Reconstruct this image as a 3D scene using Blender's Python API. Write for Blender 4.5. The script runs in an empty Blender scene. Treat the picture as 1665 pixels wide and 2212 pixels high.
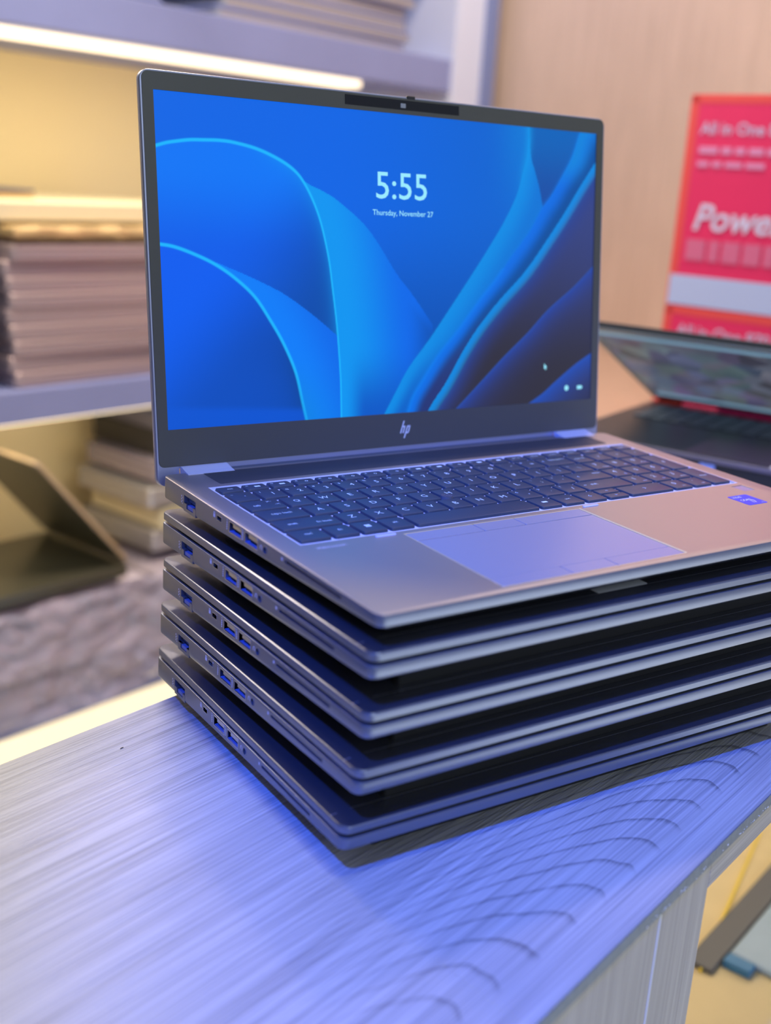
import bpy, bmesh, math, random
import numpy as np
from mathutils import Matrix, Vector

R = math.radians
SC = bpy.context.scene
COL = SC.collection
rnd = random.Random(7)

# ------------------------------------------------------------------ camera, world, light, exposure
cam_data = bpy.data.cameras.new('camera')
cam = bpy.data.objects.new('camera', cam_data)
COL.objects.link(cam)
CAM = Vector((-0.259727, -0.373888, 0.322263))
rot = Matrix(((0.830304, 0.108787, -0.546589), (-0.553899, 0.269437, -0.787782), (0.061571, 0.956854, 0.283972)))
cam.matrix_world = Matrix.Translation(CAM) @ rot.to_4x4()
cam_data.sensor_fit = 'VERTICAL'
cam_data.sensor_height = 36.0
cam_data.lens = 2449.62 / 2212 * 36.0
cam_data.clip_start = 0.02
cam_data.dof.use_dof = True
cam_data.dof.focus_distance = 0.665
cam_data.dof.aperture_fstop = 39.87 / 9.0
SC.camera = cam

world = bpy.data.worlds.new('world')
SC.world = world
world.use_nodes = True
world.node_tree.nodes['Background'].inputs[0].default_value = (0.45, 0.52, 0.66, 1)
world.node_tree.nodes['Background'].inputs[1].default_value = 0.50

def lamp(name, kind, loc, energy, color, size=0.1, target=None, size_y=None, spot=None, spread=None):
    d = bpy.data.lights.new(name, kind)
    d.energy = energy
    d.color = color
    if kind == 'AREA':
        d.size = size
        if size_y:
            d.shape = 'RECTANGLE'
            d.size_y = size_y
        if spread:
            d.spread = R(spread)
    else:
        d.shadow_soft_size = size
    if spot:
        d.spot_size = R(spot)
        d.spot_blend = 0.6
    o = bpy.data.objects.new(name, d)
    COL.objects.link(o)
    o.location = loc
    if target is not None:
        o.rotation_euler = (Vector(target) - Vector(loc)).to_track_quat('-Z', 'Y').to_euler()
    return o

# blue ceiling spotlight and a neutral one, nearly overhead
lamp('blue_ceiling_lamp', 'SPOT', (-0.95, -0.66, 1.75), 325, (0.03, 0.115, 1.0), 0.03, (0.26, -0.06, 0.0), spot=24)
lamp('white_ceiling_lamp', 'POINT', (0.02, -0.36, 1.85), 20, (0.78, 0.95, 1.0), 0.03)
lamp('warm_fill_panel', 'AREA', (0.12, 1.20, 0.90), 13, (1.0, 0.84, 0.66), 0.75, (-0.1, 0.1, 0), size_y=0.3)  # added warm fill above the view, for the table and lid margins
lamp('wall_fill_spot', 'SPOT', (0.7, 0.7, 1.9), 115, (1.0, 0.78, 0.6), 0.08, (1.4, 0.9, 0.3), spot=110)  # unseen spot added to brighten the wood wall
lamp('front_fill_panel', 'AREA', (0.0, -2.6, 1.4), 14, (0.80, 0.92, 1.0), 1.2, (0.2, 0.1, 0.1))  # added fill behind the camera, brightens front faces and bezel
lamp('floor_fill_spot', 'SPOT', (1.5, -1.9, 2.0), 1300, (0.72, 0.86, 1.0), 0.1, (1.5, -1.9, -1.0), spot=75)  # added to brighten the floor that the laptop fronts reflect
lamp('niche_lamp', 'AREA', (0.62, 0.31, -0.035), 1.2, (1.0, 0.80, 0.5), 0.9, (0.63, 0.25, -0.4), size_y=0.02)
SC.view_settings.view_transform = 'Standard'
SC.view_settings.look = 'None'
SC.view_settings.exposure = 0.0
SC.view_settings.gamma = 1.0
SC.view_settings.use_curve_mapping = False
SC.cycles.max_bounces = 8
SC.cycles.use_denoising = True

# ------------------------------------------------------------------ helpers
def lin(c):
    return tuple(((v / 255) / 12.92 if v / 255 <= 0.04045 else ((v / 255 + 0.055) / 1.055) ** 2.4) for v in c)

class N:
    def __init__(s, mat):
        s.t = mat.node_tree
    def __call__(s, kind, **kw):
        n = s.t.nodes.new(kind)
        for k, v in kw.items():
            if k.startswith('i_'):
                key = k[2:]
                key = int(key) if key.isdigit() else key.replace('_', ' ')
                n.inputs[key].default_value = v
            else:
                setattr(n, k, v)
        return n
    def link(s, a, b):
        s.t.links.new(a, b)
    def math(s, op, a, b=None, c=None, clamp=False):
        n = s.t.nodes.new('ShaderNodeMath')
        n.operation = op
        n.use_clamp = clamp
        for i, v in enumerate((a, b, c)):
            if v is None:
                continue
            if isinstance(v, (int, float)):
                n.inputs[i].default_value = v
            else:
                s.t.links.new(v, n.inputs[i])
        return n.outputs[0]

MATS = {}
def mat(name, color, rough=0.5, metal=0.0, emit=None, estr=0.0, noise=0.0, nscale=40.0, bump=0.0, bscale=900.0,
        coat=0.0, spec=0.5, alpha=1.0, trans=0.0, stretch=(1, 1, 1)):
    m = bpy.data.materials.new(name)
    m.use_nodes = True
    b = m.node_tree.nodes['Principled BSDF']
    b.inputs['Base Color'].default_value = (*color, 1)
    b.inputs['Roughness'].default_value = rough
    b.inputs['Metallic'].default_value = metal
    b.inputs['Specular IOR Level'].default_value = spec
    b.inputs['Coat Weight'].default_value = coat
    b.inputs['Transmission Weight'].default_value = trans
    b.inputs['Alpha'].default_value = alpha
    if emit is not None:
        b.inputs['Emission Color'].default_value = (*emit, 1)
        b.inputs['Emission Strength'].default_value = estr
    n = N(m)
    if noise or bump:
        tc = n('ShaderNodeTexCoord')
        mp = n('ShaderNodeMapping')
        mp.inputs['Scale'].default_value = stretch
        n.link(tc.outputs['Object'], mp.inputs['Vector'])
    if noise:
        t = n('ShaderNodeTexNoise', i_Scale=nscale, i_Detail=4.0)
        n.link(mp.outputs[0], t.inputs['Vector'])
        mx = n('ShaderNodeMixRGB', blend_type='MIX')
        mx.inputs[1].default_value = (*[max(0, c * (1 - noise)) for c in color], 1)
        mx.inputs[2].default_value = (*[min(1, c * (1 + noise)) for c in color], 1)
        n.link(t.outputs[0], mx.inputs[0])
        n.link(mx.outputs[0], b.inputs['Base Color'])
    if bump:
        t = n('ShaderNodeTexNoise', i_Scale=bscale, i_Detail=2.0)
        n.link(mp.outputs[0], t.inputs['Vector'])
        bp = n('ShaderNodeBump', i_Strength=bump, i_Distance=0.001)
        n.link(t.outputs[0], bp.inputs['Height'])
        n.link(bp.outputs[0], b.inputs['Normal'])
    MATS[name] = m
    return m

def link(name, me, m=None, parent=None, smooth=None):
    o = bpy.data.objects.new(name, me)
    COL.objects.link(o)
    if m is not None and not me.materials:
        me.materials.append(m)
    if parent is not None:
        o.parent = parent
    if smooth:
        for p in me.polygons:
            p.use_smooth = True
        me.set_sharp_from_angle(angle=R(smooth))
    return o

def obj(name, bm, m=None, parent=None, smooth=None):
    bmesh.ops.recalc_face_normals(bm, faces=bm.faces[:])
    me = bpy.data.meshes.new(name)
    bm.to_mesh(me)
    bm.free()
    return link(name, me, m, parent, smooth)

def empty(name, loc=(0, 0, 0), rz=0.0, rx=0.0):
    o = bpy.data.objects.new(name, None)
    COL.objects.link(o)
    o.empty_display_size = 0.02
    o.location = loc
    o.rotation_euler = (rx, 0, rz)
    return o

def tag(o, label=None, cat=None, group=None, kind=None):
    if label: o['label'] = label
    if cat: o['category'] = cat
    if group: o['group'] = group
    if kind: o['kind'] = kind
    return o

def copy_tree(o, parent=None):
    c = o.copy()
    COL.objects.link(c)
    c.parent = parent
    for ch in list(o.children):
        copy_tree(ch, c)
    return c

def box(bm, x0, x1, y0, y1, z0, z1, bevel=0.0, seg=1, mtx=None):
    r = bmesh.ops.create_cube(bm, size=1.0)
    vs = r['verts']
    bmesh.ops.scale(bm, vec=(x1 - x0, y1 - y0, z1 - z0), verts=vs)
    bmesh.ops.translate(bm, vec=((x0 + x1) / 2, (y0 + y1) / 2, (z0 + z1) / 2), verts=vs)
    if bevel:
        es = list({e for v in vs for e in v.link_edges})
        g = bmesh.ops.bevel(bm, geom=es, offset=bevel, segments=seg, affect='EDGES', profile=0.5)
        vs = list({v for f in g['faces'] for v in f.verts} | {v for v in vs if v.is_valid})
    if mtx is not None:
        vs2 = set(v for v in vs if v.is_valid)
        for v in list(vs2):
            for e in v.link_edges:
                vs2.add(e.other_vert(v))
        bmesh.ops.transform(bm, matrix=mtx, verts=list(vs2))

def boxobj(name, x0, x1, y0, y1, z0, z1, m, parent=None, bevel=0.0, seg=1, smooth=None):
    bm = bmesh.new()
    box(bm, x0, x1, y0, y1, z0, z1, bevel, seg)
    return obj(name, bm, m, parent, smooth or (40 if bevel and seg > 1 else None))

def rrect(x0, y0, x1, y1, r, n=5):
    pts = []
    for cx, cy, a0 in ((x1 - r, y1 - r, 0), (x0 + r, y1 - r, 90), (x0 + r, y0 + r, 180), (x1 - r, y0 + r, 270)):
        for k in range(n + 1):
            a = R(a0 + 90 * k / n)
            pts.append((cx + r * math.cos(a), cy + r * math.sin(a)))
    return pts

def loft(bm, rings, cap0=True, cap1=True):
    """rings: lists of equally many 3D points"""
    vr = [[bm.verts.new(p) for p in ring] for ring in rings]
    n = len(vr[0])
    for a, b in zip(vr[:-1], vr[1:]):
        for k in range(n):
            bm.faces.new((a[k], a[(k + 1) % n], b[(k + 1) % n], b[k]))
    if cap0: bm.faces.new(vr[0][::-1])
    if cap1: bm.faces.new(vr[-1])

def slab(bm, x0, y0, x1, y1, z0, z1, r, ch=0.0005, n=5):
    """rounded slab with chamfered top and bottom edge"""
    def ring(i, z):
        return [(x, y, z) for x, y in rrect(x0 + i, y0 + i, x1 - i, y1 - i, max(r - i, 1e-5), n)]
    loft(bm, [ring(ch, z0), ring(0, z0 + ch), ring(0, z1 - ch), ring(ch, z1)])

def frame(bm, outer, inner, z0, z1):
    """extruded ring between two loops of the same count"""
    n = len(outer)
    def vs(loop, z): return [bm.verts.new((x, y, z)) for x, y in loop]
    ot, it_, ob, ib = vs(outer, z1), vs(inner, z1), vs(outer, z0), vs(inner, z0)
    for k in range(n):
        j = (k + 1) % n
        bm.faces.new((ot[k], ot[j], it_[j], it_[k]))
        bm.faces.new((ob[k], ib[k], ib[j], ob[j]))
        bm.faces.new((ot[k], ob[k], ob[j], ot[j]))
        bm.faces.new((it_[k], it_[j], ib[j], ib[k]))

def cyl(bm, c, r, depth, axis='Z', n=24, r2=None):
    g = bmesh.ops.create_cone(bm, cap_ends=True, segments=n, radius1=r, radius2=r if r2 is None else r2, depth=depth)
    m = Matrix.Identity(4)
    if axis == 'X': m = Matrix.Rotation(R(90), 4, 'Y')
    if axis == 'Y': m = Matrix.Rotation(R(90), 4, 'X')
    bmesh.ops.transform(bm, matrix=Matrix.Translation(c) @ m, verts=g['verts'])

def tube(bm, pts, r, n=8):
    pts = [Vector(p) for p in pts]
    rings = []
    for i, p in enumerate(pts):
        d = (pts[min(i + 1, len(pts) - 1)] - pts[max(i - 1, 0)]).normalized()
        a = d.orthogonal().normalized() if i == 0 else (prev - d * prev.dot(d)).normalized()
        prev = a
        b = d.cross(a)
        rings.append([p + (a * math.cos(2 * math.pi * k / n) + b * math.sin(2 * math.pi * k / n)) * r for k in range(n)])
    loft(bm, rings)

def boolean(o, cutter_bm):
    bmesh.ops.recalc_face_normals(cutter_bm, faces=cutter_bm.faces[:])
    me = bpy.data.meshes.new('cutter')
    cutter_bm.to_mesh(me)
    cutter_bm.free()
    me.transform(Matrix.Scale(1000, 4))
    c = bpy.data.objects.new('cutter', me)
    COL.objects.link(c)
    o.data.transform(Matrix.Scale(1000, 4))
    par, ml = o.parent, o.matrix_basis.copy()
    o.parent = None
    o.matrix_basis = Matrix.Identity(4)
    md = o.modifiers.new('cut', 'BOOLEAN')
    md.object = c
    md.operation = 'DIFFERENCE'
    md.solver = 'EXACT'
    md.use_self = True
    dg = bpy.context.evaluated_depsgraph_get()
    dg.update()
    new = bpy.data.meshes.new_from_object(o.evaluated_get(dg))
    o.modifiers.clear()
    o.data = new
    new.transform(Matrix.Scale(0.001, 4))
    bpy.data.objects.remove(c)
    o.parent = par
    o.matrix_basis = ml

_txt = {}
def text_bm(bm, s, cx, cy, z, w=None, h=None, size=None, shear=0.0, bold=0.0, left=False, thick=0.0, upm=None):
    """adds flat lettering, fitted to a width and / or a height, centred on cx, cy"""
    key = (s, shear, bold)
    if key not in _txt:
        c = bpy.data.curves.new('t', 'FONT')
        c.body = s
        c.shear = shear
        c.offset = bold
        c.resolution_u = 3
        c.size = 1.0
        o = bpy.data.objects.new('t', c)
        COL.objects.link(o)
        dg = bpy.context.evaluated_depsgraph_get()
        me = bpy.data.meshes.new_from_object(o.evaluated_get(dg))
        co = np.zeros(len(me.vertices) * 3)
        me.vertices.foreach_get('co', co)
        co = co.reshape(-1, 3)[:, :2]
        faces = [tuple(p.vertices) for p in me.polygons]
        bpy.data.objects.remove(o)
        bpy.data.meshes.remove(me)
        _txt[key] = (co, faces)
    co, faces = _txt[key]
    if len(co) == 0:
        return
    lo, hi = co.min(0), co.max(0)
    ext = hi - lo
    sx = sy = 1.0
    if size: sx = sy = size
    else:
        if w: sx = w / max(ext[0], 1e-6)
        if h: sy = h / max(ext[1], 1e-6)
        if not w: sx = sy
        if not h: sy = sx
    p = (co - (lo + hi) / 2) * (sx, sy)
    if left: p[:, 0] += ext[0] * sx / 2
    vs = [bm.verts.new((cx + a, cy + b, z)) for a, b in p]
    for f in faces:
        try: bm.faces.new([vs[i] for i in f])
        except ValueError: pass

# ------------------------------------------------------------------ materials
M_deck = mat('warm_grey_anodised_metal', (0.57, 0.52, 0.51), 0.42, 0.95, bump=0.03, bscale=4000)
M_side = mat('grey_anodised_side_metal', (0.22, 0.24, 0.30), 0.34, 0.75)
M_lid = mat('dark_grey_lid_metal', (0.20, 0.205, 0.25), 0.24, 0.85, bump=0.015, bscale=3000)
M_under = mat('black_rubber', (0.015, 0.015, 0.017), 0.6)
M_dark = mat('black_plastic', (0.02, 0.02, 0.024), 0.45)
M_bezel = mat('matte_charcoal_bezel', (0.085, 0.085, 0.078), 0.42, bump=0.05, bscale=5000)
M_key = mat('charcoal_key_plastic', (0.045, 0.060, 0.085), 0.38)
M_well = mat('light_key_tray', (0.72, 0.74, 0.84), 0.42, 0.1)
M_legend = mat('pale_key_print', (0.60, 0.78, 0.95), 0.5, emit=(0.45, 0.65, 0.9), estr=0.10)
M_pad = mat('silver_touchpad', (0.45, 0.43, 0.48), 0.36, 0.35)
M_rim = mat('gold_glint_rim', (1.0, 0.80, 0.42), 0.35, 0.5)  # gold tint paints warm light caught on the recess edges
M_hinge = mat('silver_hinge_paint', (0.66, 0.68, 0.78), 0.45, 0.3)
M_port = mat('silver_port_metal', (0.55, 0.56, 0.60), 0.3, 0.9)
M_portdark = mat('dark_port_inside', (0.02, 0.022, 0.03), 0.4)
M_blueport = mat('bluish_port_plastic', (0.10, 0.16, 0.40), 0.35)
M_mark = mat('pale_port_print', (0.62, 0.62, 0.70), 0.5)
M_white = mat('white_print', (0.85, 0.87, 0.9), 0.4)
M_bluesticker = mat('blue_foil_sticker', (0.02, 0.10, 0.80), 0.3, 0.2)
M_label = mat('off_white_paper_label', (0.62, 0.62, 0.64), 0.6)
M_ink = mat('black_ink', (0.012, 0.012, 0.014), 0.5)
M_camglass = mat('black_camera_glass', (0.012, 0.012, 0.016), 0.12)
M_lens = mat('grey_lens_mark', (0.30, 0.32, 0.38), 0.3)

def grille_material():
    m = mat('perforated_speaker_band', (0.08, 0.085, 0.10), 0.5, 0.4)
    n = N(m)
    b = m.node_tree.nodes['Principled BSDF']
    tc = n('ShaderNodeTexCoord')
    sp = n('ShaderNodeSeparateXYZ')
    n.link(tc.outputs['Object'], sp.inputs[0])
    k = 2 * math.pi / 0.0011
    sx = n.math('SINE', n.math('MULTIPLY', sp.outputs[0], k))
    sy = n.math('SINE', n.math('MULTIPLY', sp.outputs[1], k))
    p = n.math('MULTIPLY', sx, sy)
    hole = n.math('GREATER_THAN', p, 0.45)
    mx = n('ShaderNodeMixRGB')
    mx.inputs[1].default_value = (0.085, 0.088, 0.095, 1)
    mx.inputs[2].default_value = (0.015, 0.015, 0.02, 1)
    n.link(hole, mx.inputs[0])
    n.link(mx.outputs[0], b.inputs['Base Color'])
    return m
M_grille = grille_material()

def wood_laminate(name, light, dark, v0=None, tip=0.167, ring=0.028, curv=45.0, streak=1.0, rough=0.42, bump=0.45, seed=0.0, fade=None):
    """grain runs along object X; optional cathedral arches around y = v0"""
    m = mat(name, light, rough)
    n = N(m)
    b = m.node_tree.nodes['Principled BSDF']
    tc = n('ShaderNodeTexCoord')
    sp = n('ShaderNodeSeparateXYZ')
    n.link(tc.outputs['Object'], sp.inputs[0])
    X, Y, Z = sp.outputs
    def noise(sx, sy, sz, scale, detail=3.0, off=0.0):
        mp = n('ShaderNodeMapping')
        mp.inputs['Scale'].default_value = (sx, sy, sz)
        mp.inputs['Location'].default_value = (off + seed, off * 1.7, seed)
        n.link(tc.outputs['Object'], mp.inputs['Vector'])
        t = n('ShaderNodeTexNoise', i_Scale=scale, i_Detail=detail)
        n.link(mp.outputs[0], t.inputs['Vector'])
        return t.outputs[0]
    fine = noise(.22, 22, 22, 34.0, 4.0)            # hair streaks
    mid = noise(.3, 12, 12, 12.0, 3.0, 3.1)         # broader bands
    cloud = noise(1, 2.2, 2.2, 7.0, 2.0, 7.7)
    f1 = n.math('MULTIPLY', n.math('SUBTRACT', fine, 0.5), 2.0 * streak)
    f2 = n.math('MULTIPLY', n.math('SUBTRACT', mid, 0.5), 0.9 * streak)
    f3 = n.math('MULTIPLY', n.math('SUBTRACT', cloud, 0.5), 0.5)
    dk = n.math('ADD', n.math('ADD', f1, f2), f3)
    hgt = n.math('SUBTRACT', 0.5, f1)
    if v0 is not None:
        warp = noise(1, 3, 3, 14.0, 2.0, 11.0)
        dv = n.math('ADD', n.math('SUBTRACT', Y, v0), n.math('MULTIPLY', n.math('SUBTRACT', noise(1, 1, 1, 5.0, 1.0, 5.0), 0.5), 0.010))
        g = n.math('ADD', X, n.math('MULTIPLY', n.math('MULTIPLY', dv, dv), curv))
        g = n.math('ADD', g, n.math('MULTIPLY', n.math('SUBTRACT', warp, 0.5), 0.020))
        fr = n.math('FRACT', n.math('DIVIDE', n.math('SUBTRACT', g, tip), ring))
        ln = n.math('POWER', n.math('SUBTRACT', 1.0, n.math('MULTIPLY', n.math('SUBTRACT', 1.0, fr), 4.6, clamp=True), clamp=True), 1.6)
        wv = n.math('ABSOLUTE', dv)
        mask = n.math('SUBTRACT', 1.0, n.math('MULTIPLY', n.math('SUBTRACT', wv, 0.03), 6.5, clamp=True), clamp=True)
        mask = n.math('MULTIPLY', mask, n.math('MULTIPLY', n.math('ADD', X, 0.12), 7.0, clamp=True))
        mask = n.math('MULTIPLY', mask, n.math('MULTIPLY', n.math('ADD', dv, 0.011), 160.0, clamp=True))
        hatch = n.math('ADD', 0.55, n.math('MULTIPLY', fine, 0.9))
        arch = n.math('MULTIPLY', n.math('MULTIPLY', ln, mask), hatch)
        dk = n.math('ADD', dk, n.math('MULTIPLY', n.math('MULTIPLY', arch, 1.6), cloud))
        hgt = n.math('SUBTRACT', hgt, n.math('MULTIPLY', arch, 0.8))
    mx = n('ShaderNodeMixRGB')
    mx.inputs[1].default_value = (*light, 1)
    mx.inputs[2].default_value = (*dark, 1)
    n.link(n.math('ADD', dk, 0.30, clamp=True), mx.inputs[0])
    n.link(mx.outputs[0], b.inputs['Base Color'])
    bp = n('ShaderNodeBump', i_Strength=bump, i_Distance=0.0006)
    n.link(hgt, bp.inputs['Height'])
    n.link(bp.outputs[0], b.inputs['Normal'])
    return m

M_top = wood_laminate('pale_grey_wood_laminate', (0.57, 0.56, 0.55), (0.21, 0.205, 0.215), v0=-0.0737, tip=0.167)
M_front = wood_laminate('grey_wood_front', (0.40, 0.37, 0.33), (0.15, 0.14, 0.125), rough=0.6, seed=4.0, streak=0.75)
M_edge = mat('dark_grey_edge_band', (0.12, 0.15, 0.17), 0.55, noise=0.35, nscale=220, bump=0.3, bscale=500)
M_wall = wood_laminate('beige_wood_panel', (0.70, 0.55, 0.46), (0.50, 0.39, 0.32), rough=0.6, streak=1.0, bump=0.05, seed=9.0)
M_beige_top = wood_laminate('beige_worktop', (0.55, 0.38, 0.28), (0.42, 0.29, 0.22), rough=0.4, streak=0.5, bump=0.05, seed=2.0)

# ------------------------------------------------------------------ structure
A17, A16 = R(17), R(16)
S0 = Vector((1.26217655, 1.60949547, 0.0))        # corner where the shelves meet the wood wall
SHELF = Matrix.Translation(S0) @ Matrix.Rotation(A16, 4, 'Z')   # x along the shelf front, y into the shelf

def place(o, mtx):
    o.matrix_world = mtx
    return o

# side wall of beige wood boards, seen past the laptop
wall = empty('wall_right')
place(wall, SHELF)
tag(wall, kind='structure')
bm = bmesh.new()
box(bm, 0.115, 0.14, -2.6, 0.45, -1.0, 2.2)
w0 = obj('wall_backing', bm, M_wall, wall)
for k in range(2):
    bm = bmesh.new()
    y1 = 0.0 - 1.30 * k
    box(bm, -1.0, 2.2, y1 - 1.298, y1, 0.0, 0.02, 0.001)
    p = obj('wall_panel', bm, M_wall, wall)
    # grain upright: object x runs up the wall, object z points out of it
    p.matrix_local = Matrix(((0, 0, -1, 0.117), (0, 1, 0, 0), (1, 0, 0, 0), (0, 0, 0, 1)))

M_backwall = mat('cream_back_panel', (0.85, 0.72, 0.42), 0.6)
wb = boxobj('wall_back', -2.2, 0.115, 0.40, 0.43, -1.0, 2.2, M_backwall)
place(wb, SHELF); tag(wb, kind='structure')
M_floor = mat('pale_floor', (0.66, 0.62, 0.58), 0.5, noise=0.1)
wl = boxobj('unseen_wall_left', -2.62, -2.6, -3, 3.0, -1.0, 2.2, mat('dark_slate_wall', (0.10, 0.10, 0.13), 0.7))  # unseen dark wall, added to block light from the left
tag(wl, kind='structure')
fl = boxobj('floor', -2.62, 3.0, -3, 3.0, -1.02, -1.0, M_floor)
tag(fl, kind='structure')

# ------------------------------------------------------------------ shelf unit with LED strips
M_lav = mat('lavender_grey_board', (0.27, 0.32, 0.62), 0.5, noise=0.12, nscale=6)
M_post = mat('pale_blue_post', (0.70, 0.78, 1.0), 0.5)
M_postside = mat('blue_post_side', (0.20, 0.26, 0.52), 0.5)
M_led = mat('warm_led_diffuser', (0.9, 0.8, 0.6), 0.5, emit=(1.0, 0.82, 0.56), estr=2.0)
M_panelglow = mat('painted_panel_glow', (0.9, 0.8, 0.6), 0.5, emit=(1.0, 0.86, 0.55), estr=1.0)  # glow stands in for LED light falling on the lower panel
shelf = empty('shelf_unit')
place(shelf, SHELF)
tag(shelf, 'tall lavender shelf unit with warm lit shelves behind the open laptop', 'shelf')
boxobj('shelf_board', -2.1, -0.07, 0, 0.40, 0.49, 0.552, M_lav, shelf, 0.002)
boxobj('shelf_board', -2.1, -0.07, 0, 0.40, -0.07, -0.02, M_lav, shelf, 0.002)
boxobj('shelf_board', -2.1, -0.07, 0, 0.40, -0.585, -0.56, M_lav, shelf, 0.002)
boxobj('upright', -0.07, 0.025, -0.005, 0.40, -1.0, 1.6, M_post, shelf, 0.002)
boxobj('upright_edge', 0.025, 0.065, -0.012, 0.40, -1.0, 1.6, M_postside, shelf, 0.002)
boxobj('led_strip', -2.05, -0.30, 0.035, 0.085, 0.478, 0.490, M_led, shelf, 0.002)
boxobj('led_strip', -2.05, -0.12, 0.03, 0.05, -0.080, -0.070, M_led, shelf, 0.002)
boxobj('blue_reflection_card', -0.73, -0.07, -0.01, 0.03, 0.82, 1.34, mat('blue_card_glow', (0.1, 0.15, 0.6), 0.4, emit=(0.05, 0.12, 1.0), estr=0.7), shelf, 0.002)  # unseen glowing card, added to give the closed lids a blue reflection
boxobj('lit_lower_panel', -2.1, -0.07, 0.05, 0.07, -0.95, -0.585, M_panelglow, shelf, 0.002)

for nm_, z_, w_ in (('upper_shelf_lamp', 0.470, 3.0), ('lower_shelf_lamp', -0.088, 2.2)):
    lo = lamp(nm_, 'AREA', (0, 0, 0), w_, (1.0, 0.80, 0.50), 1.7, None, size_y=0.03)
    lo.matrix_world = SHELF @ Matrix.Translation((-1.15, 0.07, z_)) @ Matrix.Rotation(R(25), 4, 'X')
# ------------------------------------------------------------------ counter
CT = Matrix.Rotation(A17, 4, 'Z')                 # counter frame: x along the counter
counter = empty('display_counter')
place(counter, CT)
tag(counter, 'grey wood display counter carrying the stack of laptops', 'counter')
V0, V1 = -0.1045, 0.2197
bm = bmesh.new()
box(bm, -0.75, 1.35, V0, V1, -0.0075, 0, 0.0003)
top = obj('worktop', bm, M_top, counter)
bm = bmesh.new()
box(bm, -0.75, 1.35, V0 - 0.0006, V0, -0.0078, -0.0001)
obj('edge_band', bm, M_edge, counter)
boxobj('under_board', -0.75, 1.35, V0 + 0.0195, V1, -0.024, -0.0076, M_front, counter)
boxobj('front_rail', 0.1586, 1.35, V0, V0 + 0.019, -0.0235, -0.0076, M_front, counter, 0.0003)
def upright_board(name, x0, x1, parent):
    # grain runs upright: object x = up
    bm = bmesh.new()
    box(bm, -1.0, -0.0077, V0, V0 + 0.018, -x1, -x0, 0.0003)
    o = obj(name, bm, M_front, parent)
    o.matrix_local = Matrix(((0, 0, -1, 0), (0, 1, 0, 0), (1, 0, 0, 0), (0, 0, 0, 1)))
    return o
upright_board('front_panel', -0.75, 0.0994, counter)
upright_board('front_panel', 0.1003, 0.1582, counter)
M_seam = mat('pale_seam_edge', (0.70, 0.76, 0.85), 0.4)
boxobj('seam_strip', 0.0994, 0.1003, V0 - 0.0002, V0 + 0.01, -1.0, -0.0078, M_seam, counter)
M_cream = mat('cream_niche_board', (0.72, 0.60, 0.38), 0.55, noise=0.08, nscale=30)
M_gold = mat('gold_trim', (1.0, 0.78, 0.10), 0.25)
boxobj('niche_back', -0.75, 1.35, V1 - 0.02, V1, -0.36, -0.0245, M_cream, counter)
boxobj('niche_side', 0.1402, 0.158, V0 + 0.02, V1 - 0.021, -0.36, -0.0245, M_front, counter)
boxobj('niche_floor', -0.75, 1.35, V0 + 0.02, V1 - 0.021, -0.378, -0.36, M_cream, counter)
# white chips along the worn edge
bm = bmesh.new()
for k in range(46):
    u = rnd.choice((rnd.uniform(0.08, 0.2), rnd.uniform(0.2, 0.29)))
    s = rnd.uniform(0.0002, 0.0007)
    zz = -0.0066 + rnd.uniform(-0.0012, 0.0012)
    box(bm, u, u + s * 2.2, V0 - 0.00075, V0 - 0.0004, zz, zz + s)
ch = obj('edge_chips', bm, mat('white_chip', (0.7, 0.72, 0.75), 0.7), counter)
ch['kind'] = 'stuff'
bm = bmesh.new()
pts = [(0, 0), (0.0012, 0.0004), (0.0022, 0.0002), (0.0027, 0.0009), (0.0014, 0.0012), (0.0004, 0.0008)]
vs = [bm.verts.new((0.0101 + a - 0.0013, 0.1881 + b * 0.8, 0.00005)) for a, b in pts]
f = bm.faces.new(vs)
g = bmesh.ops.extrude_face_region(bm, geom=[f])
bmesh.ops.translate(bm, vec=(0, 0, 0.0003), verts=[v for v in g['geom'] if isinstance(v, bmesh.types.BMVert)])
obj('surface_nick', bm, M_ink, counter)

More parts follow.
